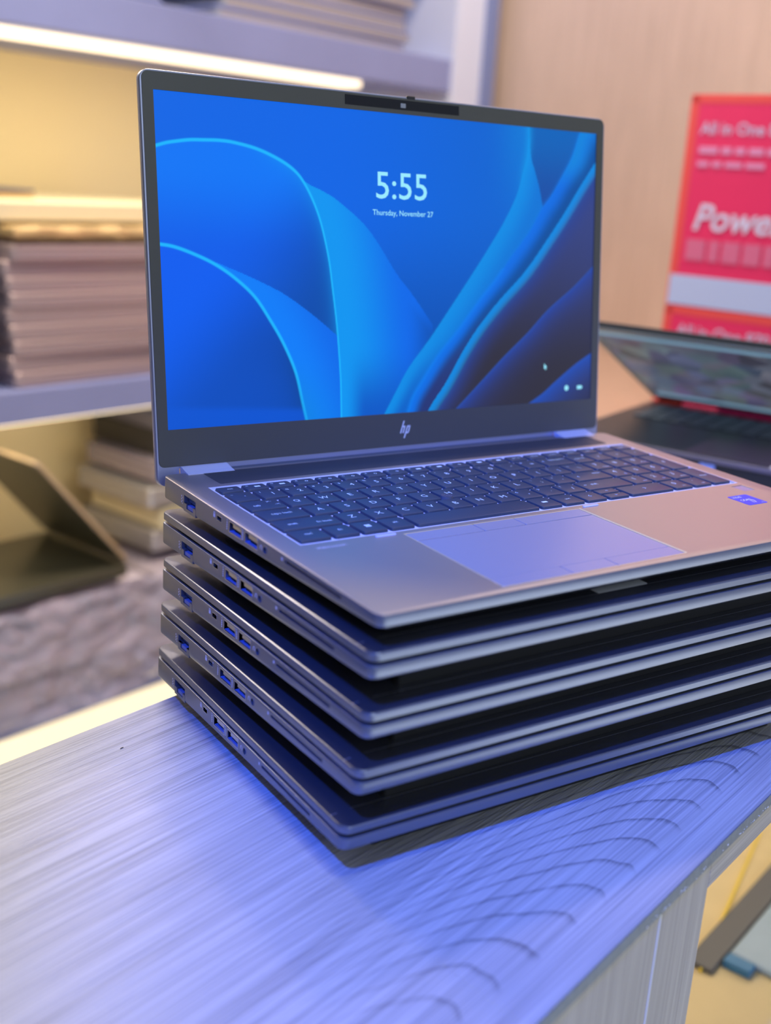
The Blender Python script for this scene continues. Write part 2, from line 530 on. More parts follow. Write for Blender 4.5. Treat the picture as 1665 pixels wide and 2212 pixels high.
# ------------------------------------------------------------------ wallpaper for the lit screen
def S(name): return np.array(CURVES[name], float)
CURVES = dict(
C1=[(-.02,.832),(-.002,.841),(.018,.852),(.034,.858),(.062,.866),(.09,.869),(.118,.871),(.146,.868),(.19,.854),(.233,.827),(.264,.796),(.284,.758),(.303,.699),(.318,.63),(.332,.525),(.339,.433),(.347,.312),(.352,.189),(.354,.096),(.354,-.02)],
C1b=[(.271,.783),(.29,.759),(.324,.736),(.357,.706),(.409,.64),(.444,.572),(.483,.479),(.524,.401),(.569,.305)],
C2=[(-.02,.561),(0,.559),(.027,.552),(.062,.532),(.099,.504),(.136,.464),(.176,.404),(.207,.328),(.234,.249),(.257,.157),(.27,.057),(.28,-.02)],
C2b=[(.09,.512),(.106,.506),(.132,.489),(.159,.471),(.195,.445),(.242,.405),(.299,.339),(.347,.274)],
C3=[(.812,1.02),(.813,.959),(.809,.9),(.799,.844),(.784,.762),(.75,.662),(.708,.563),(.667,.473),(.615,.362),(.563,.253),(.512,.155),(.479,.069),(.446,-.02)],
C4=[(.815,1.02),(.816,.95),(.82,.895),(.829,.855),(.843,.791),(.853,.723)],
L5=[(.962,1.02),(.952,.996),(.932,.91),(.902,.829),(.874,.761),(.853,.723),(.818,.633),(.769,.54),(.733,.465),(.691,.391),(.632,.278),(.586,.199),(.546,.112),(.52,.049),(.505,-.02)],
D=[(1.02,.935),(1.0,.897),(.952,.792),(.914,.705),(.863,.598),(.807,.488),(.74,.386),(.686,.293),(.644,.203),(.603,.099),(.569,.028),(.55,-.02)],
E=[(1.02,.535),(.998,.506),(.945,.432),(.873,.347),(.816,.262),(.754,.18),(.693,.092),(.615,-.02)],
F=[(1.02,.195),(.997,.175),(.95,.133),(.897,.075),(.858,.03),(.80,-.02)])

def smooth_curve(p, n=8):
    out = []
    for i in range(len(p) - 1):
        p0, p1, p2, p3 = p[max(i - 1, 0)], p[i], p[i + 1], p[min(i + 2, len(p) - 1)]
        for k in range(n):
            t = k / n
            out.append(0.5 * (2 * p1 + (p2 - p0) * t + (2 * p0 - 5 * p1 + 4 * p2 - p3) * t * t + (3 * p1 - p0 - 3 * p2 + p3) * t ** 3))
    out.append(p[-1])
    return np.array(out)

def wallpaper(u, v):
    asp = 1.778
    P = np.stack([u * asp, v], 1)
    def dist(c):
        c = c * (asp, 1)
        best = np.full(len(P), 9.0)
        for a, b in zip(c[:-1], c[1:]):
            d = b - a
            t = np.clip(((P - a) @ d) / max(d @ d, 1e-12), 0, 1)
            q = P - (a + t[:, None] * d)
            best = np.minimum(best, (q * q).sum(1))
        return np.sqrt(best)
    def xat(c, vv):      # u of a curve that falls monotonically in v
        c = c[np.argsort(c[:, 1])]
        return np.interp(vv, c[:, 1], c[:, 0])
    def yat(c, uu):
        c = c[np.argsort(c[:, 0])]
        return np.interp(uu, c[:, 0], c[:, 1])
    def sm(x, a, b):
        t = np.clip((x - a) / (b - a), 0, 1)
        return t * t * (3 - 2 * t)
    cv = {k: smooth_curve(S(k)) for k in CURVES}
    d = {k: dist(cv[k]) for k in cv}
    def col(c): return np.array(lin(c))
    def mix(a, b, t): return a + (b - a) * t[:, None]
    e = 0.0022
    out = np.tile(col((0, 100, 228)), (len(P), 1))
    out = mix(out, np.tile(col((0, 98, 208)), (len(P), 1)), sm(u, 0.3, 0.8))
    out = mix(out, np.tile(col((0, 78, 176)), (len(P), 1)), sm(0.75 - v, 0.0, 0.6) * sm(u, 0.3, 0.5))
    out = mix(out, np.tile(col((0, 118, 214)), (len(P), 1)), np.exp(-((u - 0.80) / 0.06) ** 2) * sm(v, 0.55, 1.0))
    # left of / below C1
    top = v < yat(cv['C1'][:110], u)
    in1 = np.where(v > 0.70, top & (u < xat(cv['C1'][56:], v) + 0.0), u < xat(cv['C1'][72:], v))
    in1 = np.where((v > 0.70), v < yat(cv['C1'][:100], u), in1) & (u < 0.3545)
    m1 = np.where(in1, 1.0, 0.0)
    c_in = mix(np.tile(col((0, 116, 245)), (len(P), 1)), np.tile(col((0, 92, 232)), (len(P), 1)), sm(0.8 - v, 0.0, 0.28))
    c_in = mix(c_in, np.tile(col((0, 74, 170)), (len(P), 1)), sm(u + 0.45 * (0.75 - v), 0.2, 0.5))
    out = mix(out, c_in, m1)
    # soft inner highlight fold under C1's crown
    out = mix(out, np.tile(col((0, 150, 240)), (len(P), 1)), 0.45 * m1 * np.exp(-d['C1'] / 0.02) * sm(u, 0.15, 0.24))
    # petal 2
    right_c2 = (u > xat(cv['C2'], v)) & (v < 0.56)
    pet2 = right_c2 & (v < yat(cv['C2b'], u)) & (u > 0.09) & in1 & (u < 0.356)
    c_p2 = mix(np.tile(col((0, 124, 248)), (len(P), 1)), np.tile(col((0, 104, 232)), (len(P), 1)), sm(d['C2'], 0.02, 0.2))
    c_p2 = mix(c_p2, np.tile(col((0, 130, 228)), (len(P), 1)), sm(0.25 - v, 0.0, 0.25) * np.exp(-d['C2'] / 0.08))
    out = mix(out, c_p2, np.where(pet2, 1.0, 0.0))
    # below C2
    in2 = (u < xat(cv['C2'], v)) & (v < 0.565)
    in2 = in2 & (v < yat(cv['C2'][:80], u))
    c2 = mix(np.tile(col((0, 92, 238)), (len(P), 1)), np.tile(col((0, 76, 190)), (len(P), 1)), sm(u + 0.6 * (0.5 - v), 0.1, 0.35))
    c2 = mix(c2, np.tile(col((0, 68, 158)), (len(P), 1)), np.exp(-d['C2'] / 0.06) * sm(0.35 - v, 0, 0.2))
    c2 = mix(c2, np.tile(col((0, 84, 212)), (len(P), 1)), sm(0.07 - v + 0.12 * (0.12 - u), 0.0, 0.03) * 0.8)
    out = mix(out, c2, np.where(in2, 1.0, 0.0))
    # petal 1, right of C1 and under C1b
    rc1 = ~in1 & (u > 0.27)
    edge = np.where(u < 0.569, yat(cv['C1b'], u), -9)
    edge2 = xat(cv['C1b'], v)
    pet1 = rc1 & (u > xat(cv['C1'][72:], v)) & (v < np.where(u < 0.569, edge, 0)) & (u < np.maximum(edge2, xat(cv['C3'], v)))
    low = rc1 & (v <= 0.305) & (u > 0.354) & (u < xat(cv['C3'], v))
    soft = np.where(pet1, sm(v, 0.24, 0.40) * sm(edge - v, 0.0, 0.004), 0.0)
    soft = np.maximum(soft, np.where(pet1 | low, 1 - sm(u, 0.50, 0.575) , 0.0))
    c_p1 = mix(np.tile(col((0, 148, 240)), (len(P), 1)), np.tile(col((0, 104, 232)), (len(P), 1)), sm(d['C1'], 0.03, 0.30))
    c_p1 = mix(c_p1, np.tile(col((0, 88, 198)), (len(P), 1)), sm(0.25 - v, 0, 0.25) * sm(d['C1'], 0.01, 0.1))
    out = mix(out, c_p1, soft)
    # right side: base dark area beyond D
    beyond = u > xat(cv['D'], v)
    cd = mix(np.tile(col((52, 66, 130)), (len(P), 1)), np.tile(col((46, 44, 56)), (len(P), 1)), sm(1.25 - v - 0.35 * u, 0.15, 0.85))
    # ribbons
    x3, x5, x4 = xat(cv['C3'], v), xat(cv['L5'], v), xat(cv['C4'], v)
    bet = (u > x3) & (u < x5)
    ca = mix(np.tile(col((0, 138, 228)), (len(P), 1)), np.tile(col((0, 116, 214)), (len(P), 1)), sm(d['C3'], 0.0, 0.10))
    ca = mix(ca, np.tile(col((0, 98, 200)), (len(P), 1)), sm(0.3 - v, 0, 0.3) * sm(d['C3'], 0.01, 0.06))
    out = mix(out, ca, np.where(bet, 1.0, 0.0))
    gap = (u > x4) & (u < x5) & (v > 0.723)
    cg = mix(np.tile(col((0, 98, 186)), (len(P), 1)), np.tile(col((18, 76, 164)), (len(P), 1)), sm(1 - v, 0.0, 0.27))
    out = mix(out, cg, np.where(gap, 1.0, 0.0))
    mid = (u >= x5) & ~beyond
    cm = mix(np.tile(col((0, 108, 226)), (len(P), 1)), np.tile(col((0, 78, 158)), (len(P), 1)), sm(d['L5'] / (d['L5'] + d['D'] + 1e-6), 0.15, 0.85))
    cm = mix(cm, np.tile(col((34, 52, 116)), (len(P), 1)), sm(0.45 - v, 0, 0.4) * sm(d['L5'], 0.015, 0.06))
    cm = mix(cm, np.tile(col((0, 130, 220)), (len(P), 1)), sm(v, 0.78, 0.9) * sm(0.11 - d['L5'], 0, 0.1))
    out = mix(out, cm, np.where(mid, 1.0, 0.0))
    out = mix(out, cd, np.where(beyond, 1.0, 0.0))
    # bright band hugging D on its far side
    out = mix(out, np.tile(col((0, 136, 224)), (len(P), 1)), np.where(beyond, np.exp(-(d['D'] / 0.034) ** 3), 0) * 0.97)
    out = mix(out, np.tile(col((36, 64, 150)), (len(P), 1)), np.where(beyond, np.exp(-(np.maximum(d['D'] - 0.03, 0) / 0.05) ** 2), 0) * np.where(d['D'] > 0.034, 0.7, 0.0))
    for k, c, wd in (('E', (34, 70, 170), 0.055), ('F', (28, 80, 190), 0.10)):
        far = beyond & (u > xat(cv[k], v))
        out = mix(out, np.tile(col(c), (len(P), 1)), np.where(far, np.exp(-d[k] / wd * 1.3), 0) * 0.9)
        out = mix(out, np.tile(col((40, 86, 180)), (len(P), 1)), np.where(beyond, np.exp(-(d[k] / 0.003) ** 2), 0) * 0.5)
    # bright lines
    lc = np.tile(col((22, 184, 255)), (len(P), 1))
    w1 = np.interp(u, [0, .25, .32, .36], [0.0052, 0.0055, 0.0036, 0.0028])
    out = mix(out, lc, np.exp(-(d['C1'] / w1) ** 4) * 0.95)
    out = mix(out, lc, np.exp(-(d['C2'] / 0.0055) ** 4) * np.interp(v, [0, .2], [0.6, 0.95]))
    l3 = np.tile(col((0, 150, 232)), (len(P), 1))
    out = mix(out, l3, np.exp(-(d['C3'] / 0.003) ** 2) * 0.5)
    out = mix(out, l3, np.exp(-(d['C3'] / 0.018) ** 2) * sm(v, 0.72, 0.95) * 0.6)
    out = mix(out, np.tile(col((0, 122, 235)), (len(P), 1)), np.exp(-(d['L5'] / 0.008) ** 2) * np.where(v < 0.5, 0.8, 0.3))
    return out

# ------------------------------------------------------------------ laptops (built in mm / 1000)
W_, D_ = 0.3594, 0.234
mm = 0.001

def zb(y): return -(0.006 + 0.007 * min(max(y / D_, 0), 1))

def base_bm():
    bm = bmesh.new()
    def ring(i, zf, r=0.005):
        return [(x, y, zf(y)) for x, y in rrect(i, i, W_ - i, D_ - i, max(r - i, 0.0008), 5)]
    loft(bm, [ring(.0008, lambda y: 0.0), ring(.0002, lambda y: -.0003), ring(0, lambda y: -.0009),
              ring(0, lambda y: zb(y) + .001), ring(.0003, lambda y: zb(y)), ring(.0014, lambda y: zb(y) - .0008),
              ring(.004, lambda y: zb(y) - .0014), ring(.015, lambda y: -.0150)][::-1])
    return bm

def cut_box(bm, x0, x1, y0, y1, z0, z1):
    box(bm, x0, x1, y0, y1, z0, z1)

def port_cutters(bm):
    cut_box(bm, -.001, .009, .1872, .2028, -.0078, -.0034)
    cut_box(bm, -.001, .0015, .1868, .2032, -.0128, -.0078)
    cut_box(bm, -.001, .008, .1908, .1992, -.0106, -.0070)
    cut_box(bm, -.001, .004, .1542, .1597, -.0050, -.0025)
    cut_box(bm, -.001, .010, .1310, .1445, -.0071, -.0016)
    cut_box(bm, -.001, .010, .1128, .1263, -.0071, -.0016)
    cyl(bm, (.002, .1046, -.0046), .0019, .006, 'X', 20)
    cut_box(bm, -.001, .010, .0310, .0840, -.0041, -.0025)

def make_ports(base, first=True):
    # parts of the base: network port, lock slot, two usb ports, audio jack, card slot, markings
    bm = bmesh.new()
    X = Matrix(((0, 0, -1, 0), (-1, 0, 0, 0), (0, 1, 0, 0), (0, 0, 0, 1)))  # local x=-y, y=z, z=-x (outward)
    def fr(bm, y0, y1, z0, z1, t, r=.0006, d=.00012):
        o = rrect(-y1 - t, z0 - t, -y0 + t, z1 + t, r, 3)
        i = rrect(-y1, z0, -y0, z1, max(r - t, .0002), 3)
        b2 = bmesh.new()
        frame(b2, o, i, -.004, d)
        bmesh.ops.transform(b2, matrix=X, verts=b2.verts[:])
        tmp = bpy.data.meshes.new('t'); b2.to_mesh(tmp); b2.free()
        bm.from_mesh(tmp); bpy.data.meshes.remove(tmp)
    # network port with drop-down door
    bm = bmesh.new()
    box(bm, -.00005, .0012, .1870, .1906, -.0126, -.0079)
    box(bm, -.00005, .0012, .1994, .2030, -.0126, -.0079)
    box(bm, -.00005, .0012, .1906, .1994, -.0126, -.0108)
    net = obj('network_port', bm, M_side, base)
    bm = bmesh.new()
    box(bm, .0030, .0080, .1873, .2027, -.0077, -.0035)
    box(bm, .0004, .0075, .1912, .1988, -.0105, -.0085)
    obj('network_socket', bm, M_blueport, base)
    for y0, y1 in ((.1310, .1445), (.1128, .1263)):
        bm = bmesh.new()
        fr(bm, y0, y1, -.0071, -.0016, .00045)
        box(bm, .0005, .0095, y0 + .001, y1 - .003, -.0040, -.0022)
        o = obj('usb_port', bm, M_port, base)
    for y0, y1 in ((.1310, .1445), (.1128, .1263)):
        boxobj('usb_socket_floor', .0004, .0095, y0, y1, -.0073, -.0067, M_blueport, base)
    bm = bmesh.new()
    b_o = [(-.1046 + .0024 * math.cos(a), -.0046 + .0024 * math.sin(a)) for a in np.linspace(0, 2 * math.pi, 24, endpoint=False)]
    b_i = [(-.1046 + .0018 * math.cos(a), -.0046 + .0018 * math.sin(a)) for a in np.linspace(0, 2 * math.pi, 24, endpoint=False)]
    frame(bm, b_o, b_i, -.003, .00012)
    bmesh.ops.transform(bm, matrix=X, verts=bm.verts[:])
    obj('audio_jack', bm, M_side, base)
    bm = bmesh.new()
    fr(bm, .1542, .1597, -.0050, -.0025, .00025, .0003, .0001)
    obj('lock_slot', bm, M_port, base)
    boxobj('card_slot', .0028, .0095, .0311, .0839, -.0040, -.0026, M_portdark, base)
    # printed symbols
    bm = bmesh.new()
    def mk(y, z, w, h):
        box(bm, -.00006, .0002, y - w / 2, y + w / 2, z - h / 2, z + h / 2)
    for k in range(3):
        mk(.2062, -.0048 - k * .0017, .0008, .0009)
        mk(.2049, -.0056 - k * .0017, .0007, .0005)
    mk(.1632, -.0036, .0022, .0018)           # padlock
    for q in (-.0007, .0007): mk(.1632 + q, -.0023, .0004, .0012)
    mk(.1632, -.0017, .0018, .0004)
    for yy in (.1476, .1292):
        for k in range(4): mk(yy, -.0028 - k * .0012, .0009, .0007)
        mk(yy, -.0014, .0006, .0006)
    for a in range(8):                        # headset
        t = R(a * 180 / 7)
        mk(.1087 + .0010 * math.cos(t), -.0042 + .0010 * math.sin(t), .0004, .0004)
    mk(.1097, -.0048, .0005, .0012); mk(.1077, -.0048, .0005, .0012)
    mk(.0868, -.0030, .0013, .0016)
    obj('port_symbols', bm, M_mark, base)['kind'] = 'stuff'

# --- closed laptop
def closed_laptop():
    root = empty('laptop')
    bm = base_bm()
    base = obj('base', bm, M_side, root)
    c = bmesh.new(); port_cutters(c); boolean(base, c)
    base.parent = root
    for p in base.data.polygons: p.use_smooth = True
    base.data.set_sharp_from_angle(angle=R(32))
    make_ports(base)
    bm = bmesh.new()
    def ring(i, z, r=.006):
        return [(x, y, z) for x, y in rrect(i, i, W_ - i, D_ - i, max(r - i, .001), 6)]
    def ring_top(i, z, back):
        return [(x, y, z) for x, y in rrect(i, i, W_ - i, D_ - back, .0012, 6)]
    loft(bm, [ring(.002, .0018), ring(.0003, .0020), ring(0, .0023), ring(0, .0054), ring(.0003, .0061), ring(.0008, .0064),
              ring_top(.0095, .0075, .0275), ring_top(.0110, .00755, .0290)])
    lid = obj('lid', bm, M_lid, root, smooth=18)
    lid.data.materials.append(M_side)
    for p_ in lid.data.polygons:
        if abs(p_.normal.z) < .75: p_.material_index = 1
    # fine band across the lid near its front edge
    bm = bmesh.new()
    prof = [(.0, .0045), (.0003, .0061), (.0008, .0064), (.0100, .0074), (.0120, .0075)]
    prof = prof + [(W_ - a, z) for a, z in prof[::-1]]
    vs = [(bm.verts.new((x, .0125, z + .00006)), bm.verts.new((x, .0129, z + .00006))) for x, z in prof]
    for a, b in zip(vs[:-1], vs[1:]): bm.faces.new((a[0], b[0], b[1], a[1]))
    obj('antenna_line', bm, mat('lid_line', (0.33, 0.34, 0.42), 0.4, 0.6) if 'lid_line' not in MATS else MATS['lid_line'], lid)
    bm = bmesh.new()
    slab(bm, .006, .006, W_ - .006, D_ - .006, -.0002, .0019, .004, .0002)
    obj('screen_gasket', bm, M_under, root)
    return root

def add_feet(root, h_front, h_back):
    for y0, y1, h in ((.020, .026, h_front), (.205, .213, h_back)):
        bm = bmesh.new()
        for x0, x1 in ((.03, W_ - .03),):
            slab(bm, x0, y0, x1, y1, -h, -.0148, .002, .0005)
        obj('rubber_foot', bm, M_under, root)

stack = [((-0.00202, 0.00138, 0.11595), -0.384, .02354, .02354),
         ((-0.00081, 0.00421, 0.08521), -0.410, .02269, .02269),
         ((-0.00160, 0.00725, 0.05532), -0.595, .02512, .02512),
         ((-0.00348, 0.01385, 0.02300), -1.394, .0230, .0230)]
labels = ['closed grey laptop with a white label, directly under the open laptop',
          'closed grey laptop second of the four closed ones from the top',
          'closed grey laptop third of the four closed ones, resting on the lowest one',
          'closed grey laptop at the bottom of the stack, resting on the wooden counter']
proto = closed_laptop()
roots = []
for i, (loc, rz, hf, hb) in enumerate(stack):
    o = proto if i == 0 else None
    if o is None: o = copy_tree(proto)
    o.location = loc
    o.rotation_euler = (0, 0, R(rz))
    tag(o, labels[i], 'laptop', 'closed laptops in the main stack')
    roots.append(o)
for o, (loc, rz, hf, hb) in zip(roots, stack):
    add_feet(o, hf, hb)

# paper label on the lid of the uppermost closed laptop
bm = bmesh.new()
slab(bm, .147, .0130, .183, .026, .00752, .00764, .001, .00003)
lb = obj('paper_label', bm, M_label, roots[0].children[1] if roots[0].children[1].name.startswith('lid') else roots[0])
bm = bmesh.new()
x = .1505
while x < .1795:
    w = rnd.uniform(.0008, .0022)
    box(bm, x, x + w, .0190 + rnd.uniform(0, .001), .0245 + rnd.uniform(-.001, .0005), .00763, .00770)
    x += w + rnd.uniform(.0003, .0008)
lk = obj('label_print', bm, M_ink, roots[0].children[1] if roots[0].children[1].name.startswith('lid') else roots[0])

# --- open laptop on top
L1 = empty('open_laptop', (0, 0, .1405), 0.0, R(0.97))
tag(L1, 'open grey laptop with lit blue screen showing the time, on top of the stack', 'laptop')
bm = base_bm()
base = obj('base', bm, M_deck, L1)
c = bmesh.new()
port_cutters(c)
boolean(base, c)
c = bmesh.new()
KX0, KX1, KY0, KY1 = .0142, .3452, .0935, .2005
box(c, KX0, KX1, KY0, KY1, -.0013, .002)
box(c, .0738, .1988, .0060, .0885, -.0006, .002)
box(c, .3333, .3433, .0773, .0883, -.0004, .002)
boolean(base, c)
for p in base.data.polygons: p.use_smooth = True
base.data.set_sharp_from_angle(angle=R(32))
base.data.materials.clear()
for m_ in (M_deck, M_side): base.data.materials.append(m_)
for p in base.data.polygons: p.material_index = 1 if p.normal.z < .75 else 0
base.parent = L1
make_ports(base)
boxobj('key_tray', KX0 + .0001, KX1 - .0001, KY0 + .0001, KY1 - .0001, -.0014, -.0010, M_well, L1)
bm = bmesh.new()
frame(bm, [(KX0 - .0003, KY0 - .0003), (KX1 + .0003, KY0 - .0003), (KX1 + .0003, KY1 + .0003), (KX0 - .0003, KY1 + .0003)],
      [(KX0 + .0006, KY0 + .0006), (KX1 - .0006, KY0 + .0006), (KX1 - .0006, KY1 - .0006), (KX0 + .0006, KY1 - .0006)], -.0010, .00006)
obj('tray_edge', bm, M_well, L1)

# speaker band
bm = bmesh.new()
slab(bm, .024, .2055, .336, .2300, -.0002, .00012, .0015, .00003)
obj('speaker_grille', bm, M_grille, L1)
bm = bmesh.new(); text_bm(bm, 'BANG & OLUFSEN', .3335, .2032, .00012, w=.020, h=.0011)
obj('speaker_lettering', bm, M_mark, base)

# keys
def key_mesh(w, h):
    bm = bmesh.new()
    g = .0011
    def ring(i, z, r=.0014): return [(x, y, z) for x, y in rrect(g + i, g + i, w - g - i, h - g - i, max(r - i, .0002), 3)]
    loft(bm, [ring(-.0002, -.0010), ring(0, .0002), ring(.0002, .00055), ring(.0007, .0007)])
    bmesh.ops.recalc_face_normals(bm, faces=bm.faces[:])
    me = bpy.data.meshes.new('key')
    bm.to_mesh(me); bm.free()
    me.materials.append(M_key)
    for p in me.polygons: p.use_smooth = True
    me.set_sharp_from_angle(angle=R(28))
    return me
KM = {}
def key(x, y, w, h, marks):
    kk = (round(w, 5), round(h, 5))
    if kk not in KM: KM[kk] = key_mesh(w, h)
    o = bpy.data.objects.new('key', KM[kk])
    COL.objects.link(o)
    o.parent = L1
    o.location = (x, y, 0)
    if marks:
        bm = bmesh.new()
        for mk in marks:
            s, fx, fy, hh = mk[:4]
            if s == '#box':
                box(bm, w * fx - hh * .9, w * fx + hh * .9, h * fy - hh / 2, h * fy + hh / 2, .0006, .00074)
            elif s == '#win':
                for a in (-1, 1):
                    for b_ in (-1, 1):
                        cx_, cy_ = w * fx + a * hh * .27, h * fy + b_ * hh * .27
                        box(bm, cx_ - hh * .24, cx_ + hh * .24, cy_ - hh * .24, cy_ + hh * .24, .0006, .00074)
            elif s in '<>^v' and len(s) == 1:
                pts = {'<': [(.4, .6), (-.4, 0), (.4, -.6)], '>': [(-.4, .6), (.4, 0), (-.4, -.6)],
                       '^': [(-.7, -.3), (0, .3), (.7, -.3)], 'v': [(-.7, .3), (0, -.3), (.7, .3)]}[s]
                tube(bm, [(w * fx + a * hh, h * fy + b_ * hh, .00072) for a, b_ in pts], .00016, 4)
            else:
                text_bm(bm, s, w * fx, h * fy, .00076, h=hh, bold=0.0) if len(s) == 1 and s not in "-=.,;'`_~\"*:" else \
                    text_bm(bm, s, w * fx, h * fy, .00076, size=hh * 1.35)
        obj('legend', bm, M_legend, o)
    return o

yb = [.0960, .1140, .1320, .1500, .1680]         # bottoms of the five main rows
H = .0180
p = .01775
X0 = .0150
# number row
num = [('`', '~'), ('1', '!'), ('2', '@'), ('3', '#'), ('4', '$'), ('5', '%'), ('6', '^ '), ('7', '&'), ('8', '*'), ('9', '('), ('0', ')'), ('-', '_'), ('=', '+')]
for i, (a, b_) in enumerate(num):
    key(X0 + i * p, yb[4], p, H, [(a, .58, .48, .0040), (b_.strip(), .22, .70, .0022)])
key(X0 + 13 * p, yb[4], .2725 - (X0 + 13 * p), H, [('<', .16, .62, .0016), ('backspace', .62, .66, .0024)])
row = 'QWERTYUIOP'
x = X0 + .0249
key(X0, yb[3], .0249, H, [('tab', .32, .45, .0026), ('|<-', .72, .72, .0020), ('->|', .82, .40, .0020)])
for ch_ in row:
    key(x, yb[3], p, H, [(ch_, .5, .5, .0042)]); x += p
for a, b_ in (('[', '{'), (']', '}')):
    key(x, yb[3], p, H, [(a, .55, .42, .0038), (b_, .22, .68, .0026)]); x += p
key(x, yb[3], .2725 - x, H, [('\\', .55, .45, .0038), ('|', .22, .70, .0026)])
x = X0 + .0293
key(X0, yb[2], .0293, H, [('caps lock', .50, .52, .0026)])
for ch_ in 'ASDFGHJKL':
    key(x, yb[2], p, H, [(ch_, .5, .5, .0042)]); x += p
for a, b_ in ((';', ':'), ("'", '"')):
    key(x, yb[2], p, H, [(a, .6, .42, .0038), (b_, .3, .68, .0030)]); x += p
key(x, yb[2], .2725 - x, H, [('<', .22, .50, .0016), ('enter', .78, .66, .0024)])
x = X0 + .0390
key(X0, yb[1], .0390, H, [('shift', .28, .5, .0026), ('fn lock', .76, .42, .0026)])
for ch_ in 'ZXCVBNM':
    key(x, yb[1], p, H, [(ch_, .5, .5, .0042)]); x += p
for a, b_ in ((',', '<'), ('.', '>'), ('/', '?')):
    key(x, yb[1], p, H, [(a, .6, .42, .0038), (b_, .25, .70, .0018 if b_ in '<>' else .0026)]); x += p
key(x, yb[1], .2725 - x, H, [('^', .13, .55, .0014), ('shift', .32, .55, .0026)])
x = X0
for s, w in (('ctrl', .0210), ('fn', .0175), ('#win', .0175), ('alt', .0175)):
    key(x, yb[0], w, H, [(s, .5, .55, .0026 if s != '#win' else .0034)]); x += w
key(x, yb[0], .0890, H, None); x += .0890
for s, w in (('#box', .0180), ('ctrl', .0180)):
    key(x, yb[0], w, H, [(s, .5, .5, .0022)]); x += w
key(x, yb[0], .0185, H, [('<', .5, .5, .0022)]); x += .0185
wv = .0190
key(x, yb[0] + H / 2, wv, H / 2 + .0004, [('^', .5, .5, .0014)])
key(x, yb[0], wv, H / 2 + .0004, [('v', .5, .5, .0014)]); x += wv
key(x, yb[0], .2905 - x, H, [('>', .5, .5, .0022)])
NX, q = .2725, .0180
for r_, ks in ((4, ('num lk', '/', '*', '-')), (3, ('7', '8', '9', None)), (2, ('4', '5', '6', None)), (1, ('1', '2', '3', None))):
    for i, s in enumerate(ks):
        if s is None: continue
        marks = [(s, .5, .5, .0024 if len(s) > 1 else .0038)]
        if s.isdigit() and s != '5':
            marks = [(s, .45, .58, .0040), ({'7': 'home', '8': '^', '9': 'pg up', '4': '<', '6': '>', '1': 'end', '2': 'v', '3': 'pg dn'}[s], .70, .26, .0018)]
        key(NX + i * q, yb[r_], q, H, marks)
key(NX + 3 * q, yb[2], q, 2 * H, [('+', .5, .5, .0030)])
key(NX + 3 * q, yb[0], q, 2 * H, [('enter', .5, .5, .0024)])
key(.2905, yb[0], NX + 2 * q - .2905, H, [('0', .45, .58, .0040), ('ins', .64, .26, .0018)])
key(NX + 2 * q, yb[0], q, H, [('.', .45, .60, .0040), ('del', .66, .26, .0018)])
fk = [('esc',), ('f1', 1), ('f2', 1), ('f3', 2), ('f4', 2), ('f5', 2), ('f6', 2), ('f7', 2), ('f8', 1), ('f9', 1), ('f10', 2), ('f11', 1), ('f12', 1), ('prt sc',), ('power',), ('insert',), ('home',), ('end',), ('pg up',), ('pg dn',)]
for i, k in enumerate(fk):
    w = .3294 / 20
    marks = [(k[0], .52, .5, .0021)] if len(k) == 1 else [(k[0], .22, .66, .0016), ('#box' if k[1] == 1 else 'o', .58, .5, .0020)]
    key(X0 + i * w, .1862, w, .0118, marks)
# pointing stick
bm = bmesh.new()
cyl(bm, (.1352, .1335, .0008), .0040, .0022, 'Z', 28, .0036)
for a in range(24):
    t = R(a * 15)
    for rr in (.0012, .0024, .0034):
        box(bm, .1352 + rr * math.cos(t + rr * 300) - .0002, .1352 + rr * math.cos(t + rr * 300) + .0002,
            .1335 + rr * math.sin(t + rr * 300) - .0002, .1335 + rr * math.sin(t + rr * 300) + .0002, .0018, .0021)
obj('pointing_stick', bm, mat('dark_rubber_nub', (0.10, 0.11, 0.14), 0.6), L1)

# touchpad with its buttons
TX0, TX1 = .0742, .1984
bm = bmesh.new(); slab(bm, TX0, .0175, TX1, .0765, -.0007, -.0002, .0008, .0001)
obj('touchpad', bm, M_pad, L1)
for y0, y1, sp in ((.0770, .0882, (.1193, .1484)), (.0063, .0170, (.1193, .1500))):
    xs = [TX0, sp[0], sp[1], TX1]
    for a, b_ in zip(xs[:-1], xs[1:]):
        bm = bmesh.new(); slab(bm, a + .00025, y0, b_ - .00025, y1, -.0007, .0, .0008, .0002)
        obj('touchpad_button', bm, M_pad, L1)
bm = bmesh.new()
frame(bm, [(TX0 - .0007, .0054), (TX1 + .0007, .0054), (TX1 + .0007, .0889), (TX0 - .0007, .0889)],
      [(TX0 - .0001, .0061), (TX1 + .0001, .0061), (TX1 + .0001, .0883), (TX0 - .0001, .0883)], -.0007, .00008)
bmesh.ops.bevel(bm, geom=bm.edges[:], offset=.0001, segments=1, affect='EDGES')
obj('touchpad_rim', bm, M_rim, L1)
bm = bmesh.new()
loft(bm, [[(TX1, y_, -.0003), (TX1 + .0011, y_, -.0003), (TX1 + .0011, y_, .00035)] for y_ in (.0056, .0886)])
obj('touchpad_side_glint', bm, M_rim, L1)  # wedge added to imitate a warm glint along the pad's right edge
for xa, xb in ((.0567, .0696), (.2034, .2156)):
    bm = bmesh.new(); slab(bm, xa, .0888, xb, .0909, -.0001, .0006, .0010, .0002)
    obj('rubber_bumper', bm, mat('pale_bumper', (0.62, 0.64, 0.80), 0.4) if 'pale_bumper' not in MATS else MATS['pale_bumper'], L1)
bm = bmesh.new(); slab(bm, .3335, .0775, .3431, .0881, -.0005, -.0002, .0008, .0001)
obj('fingerprint_reader', bm, mat('grey_reader', (0.45, 0.38, 0.42), 0.35, 0.3), L1)
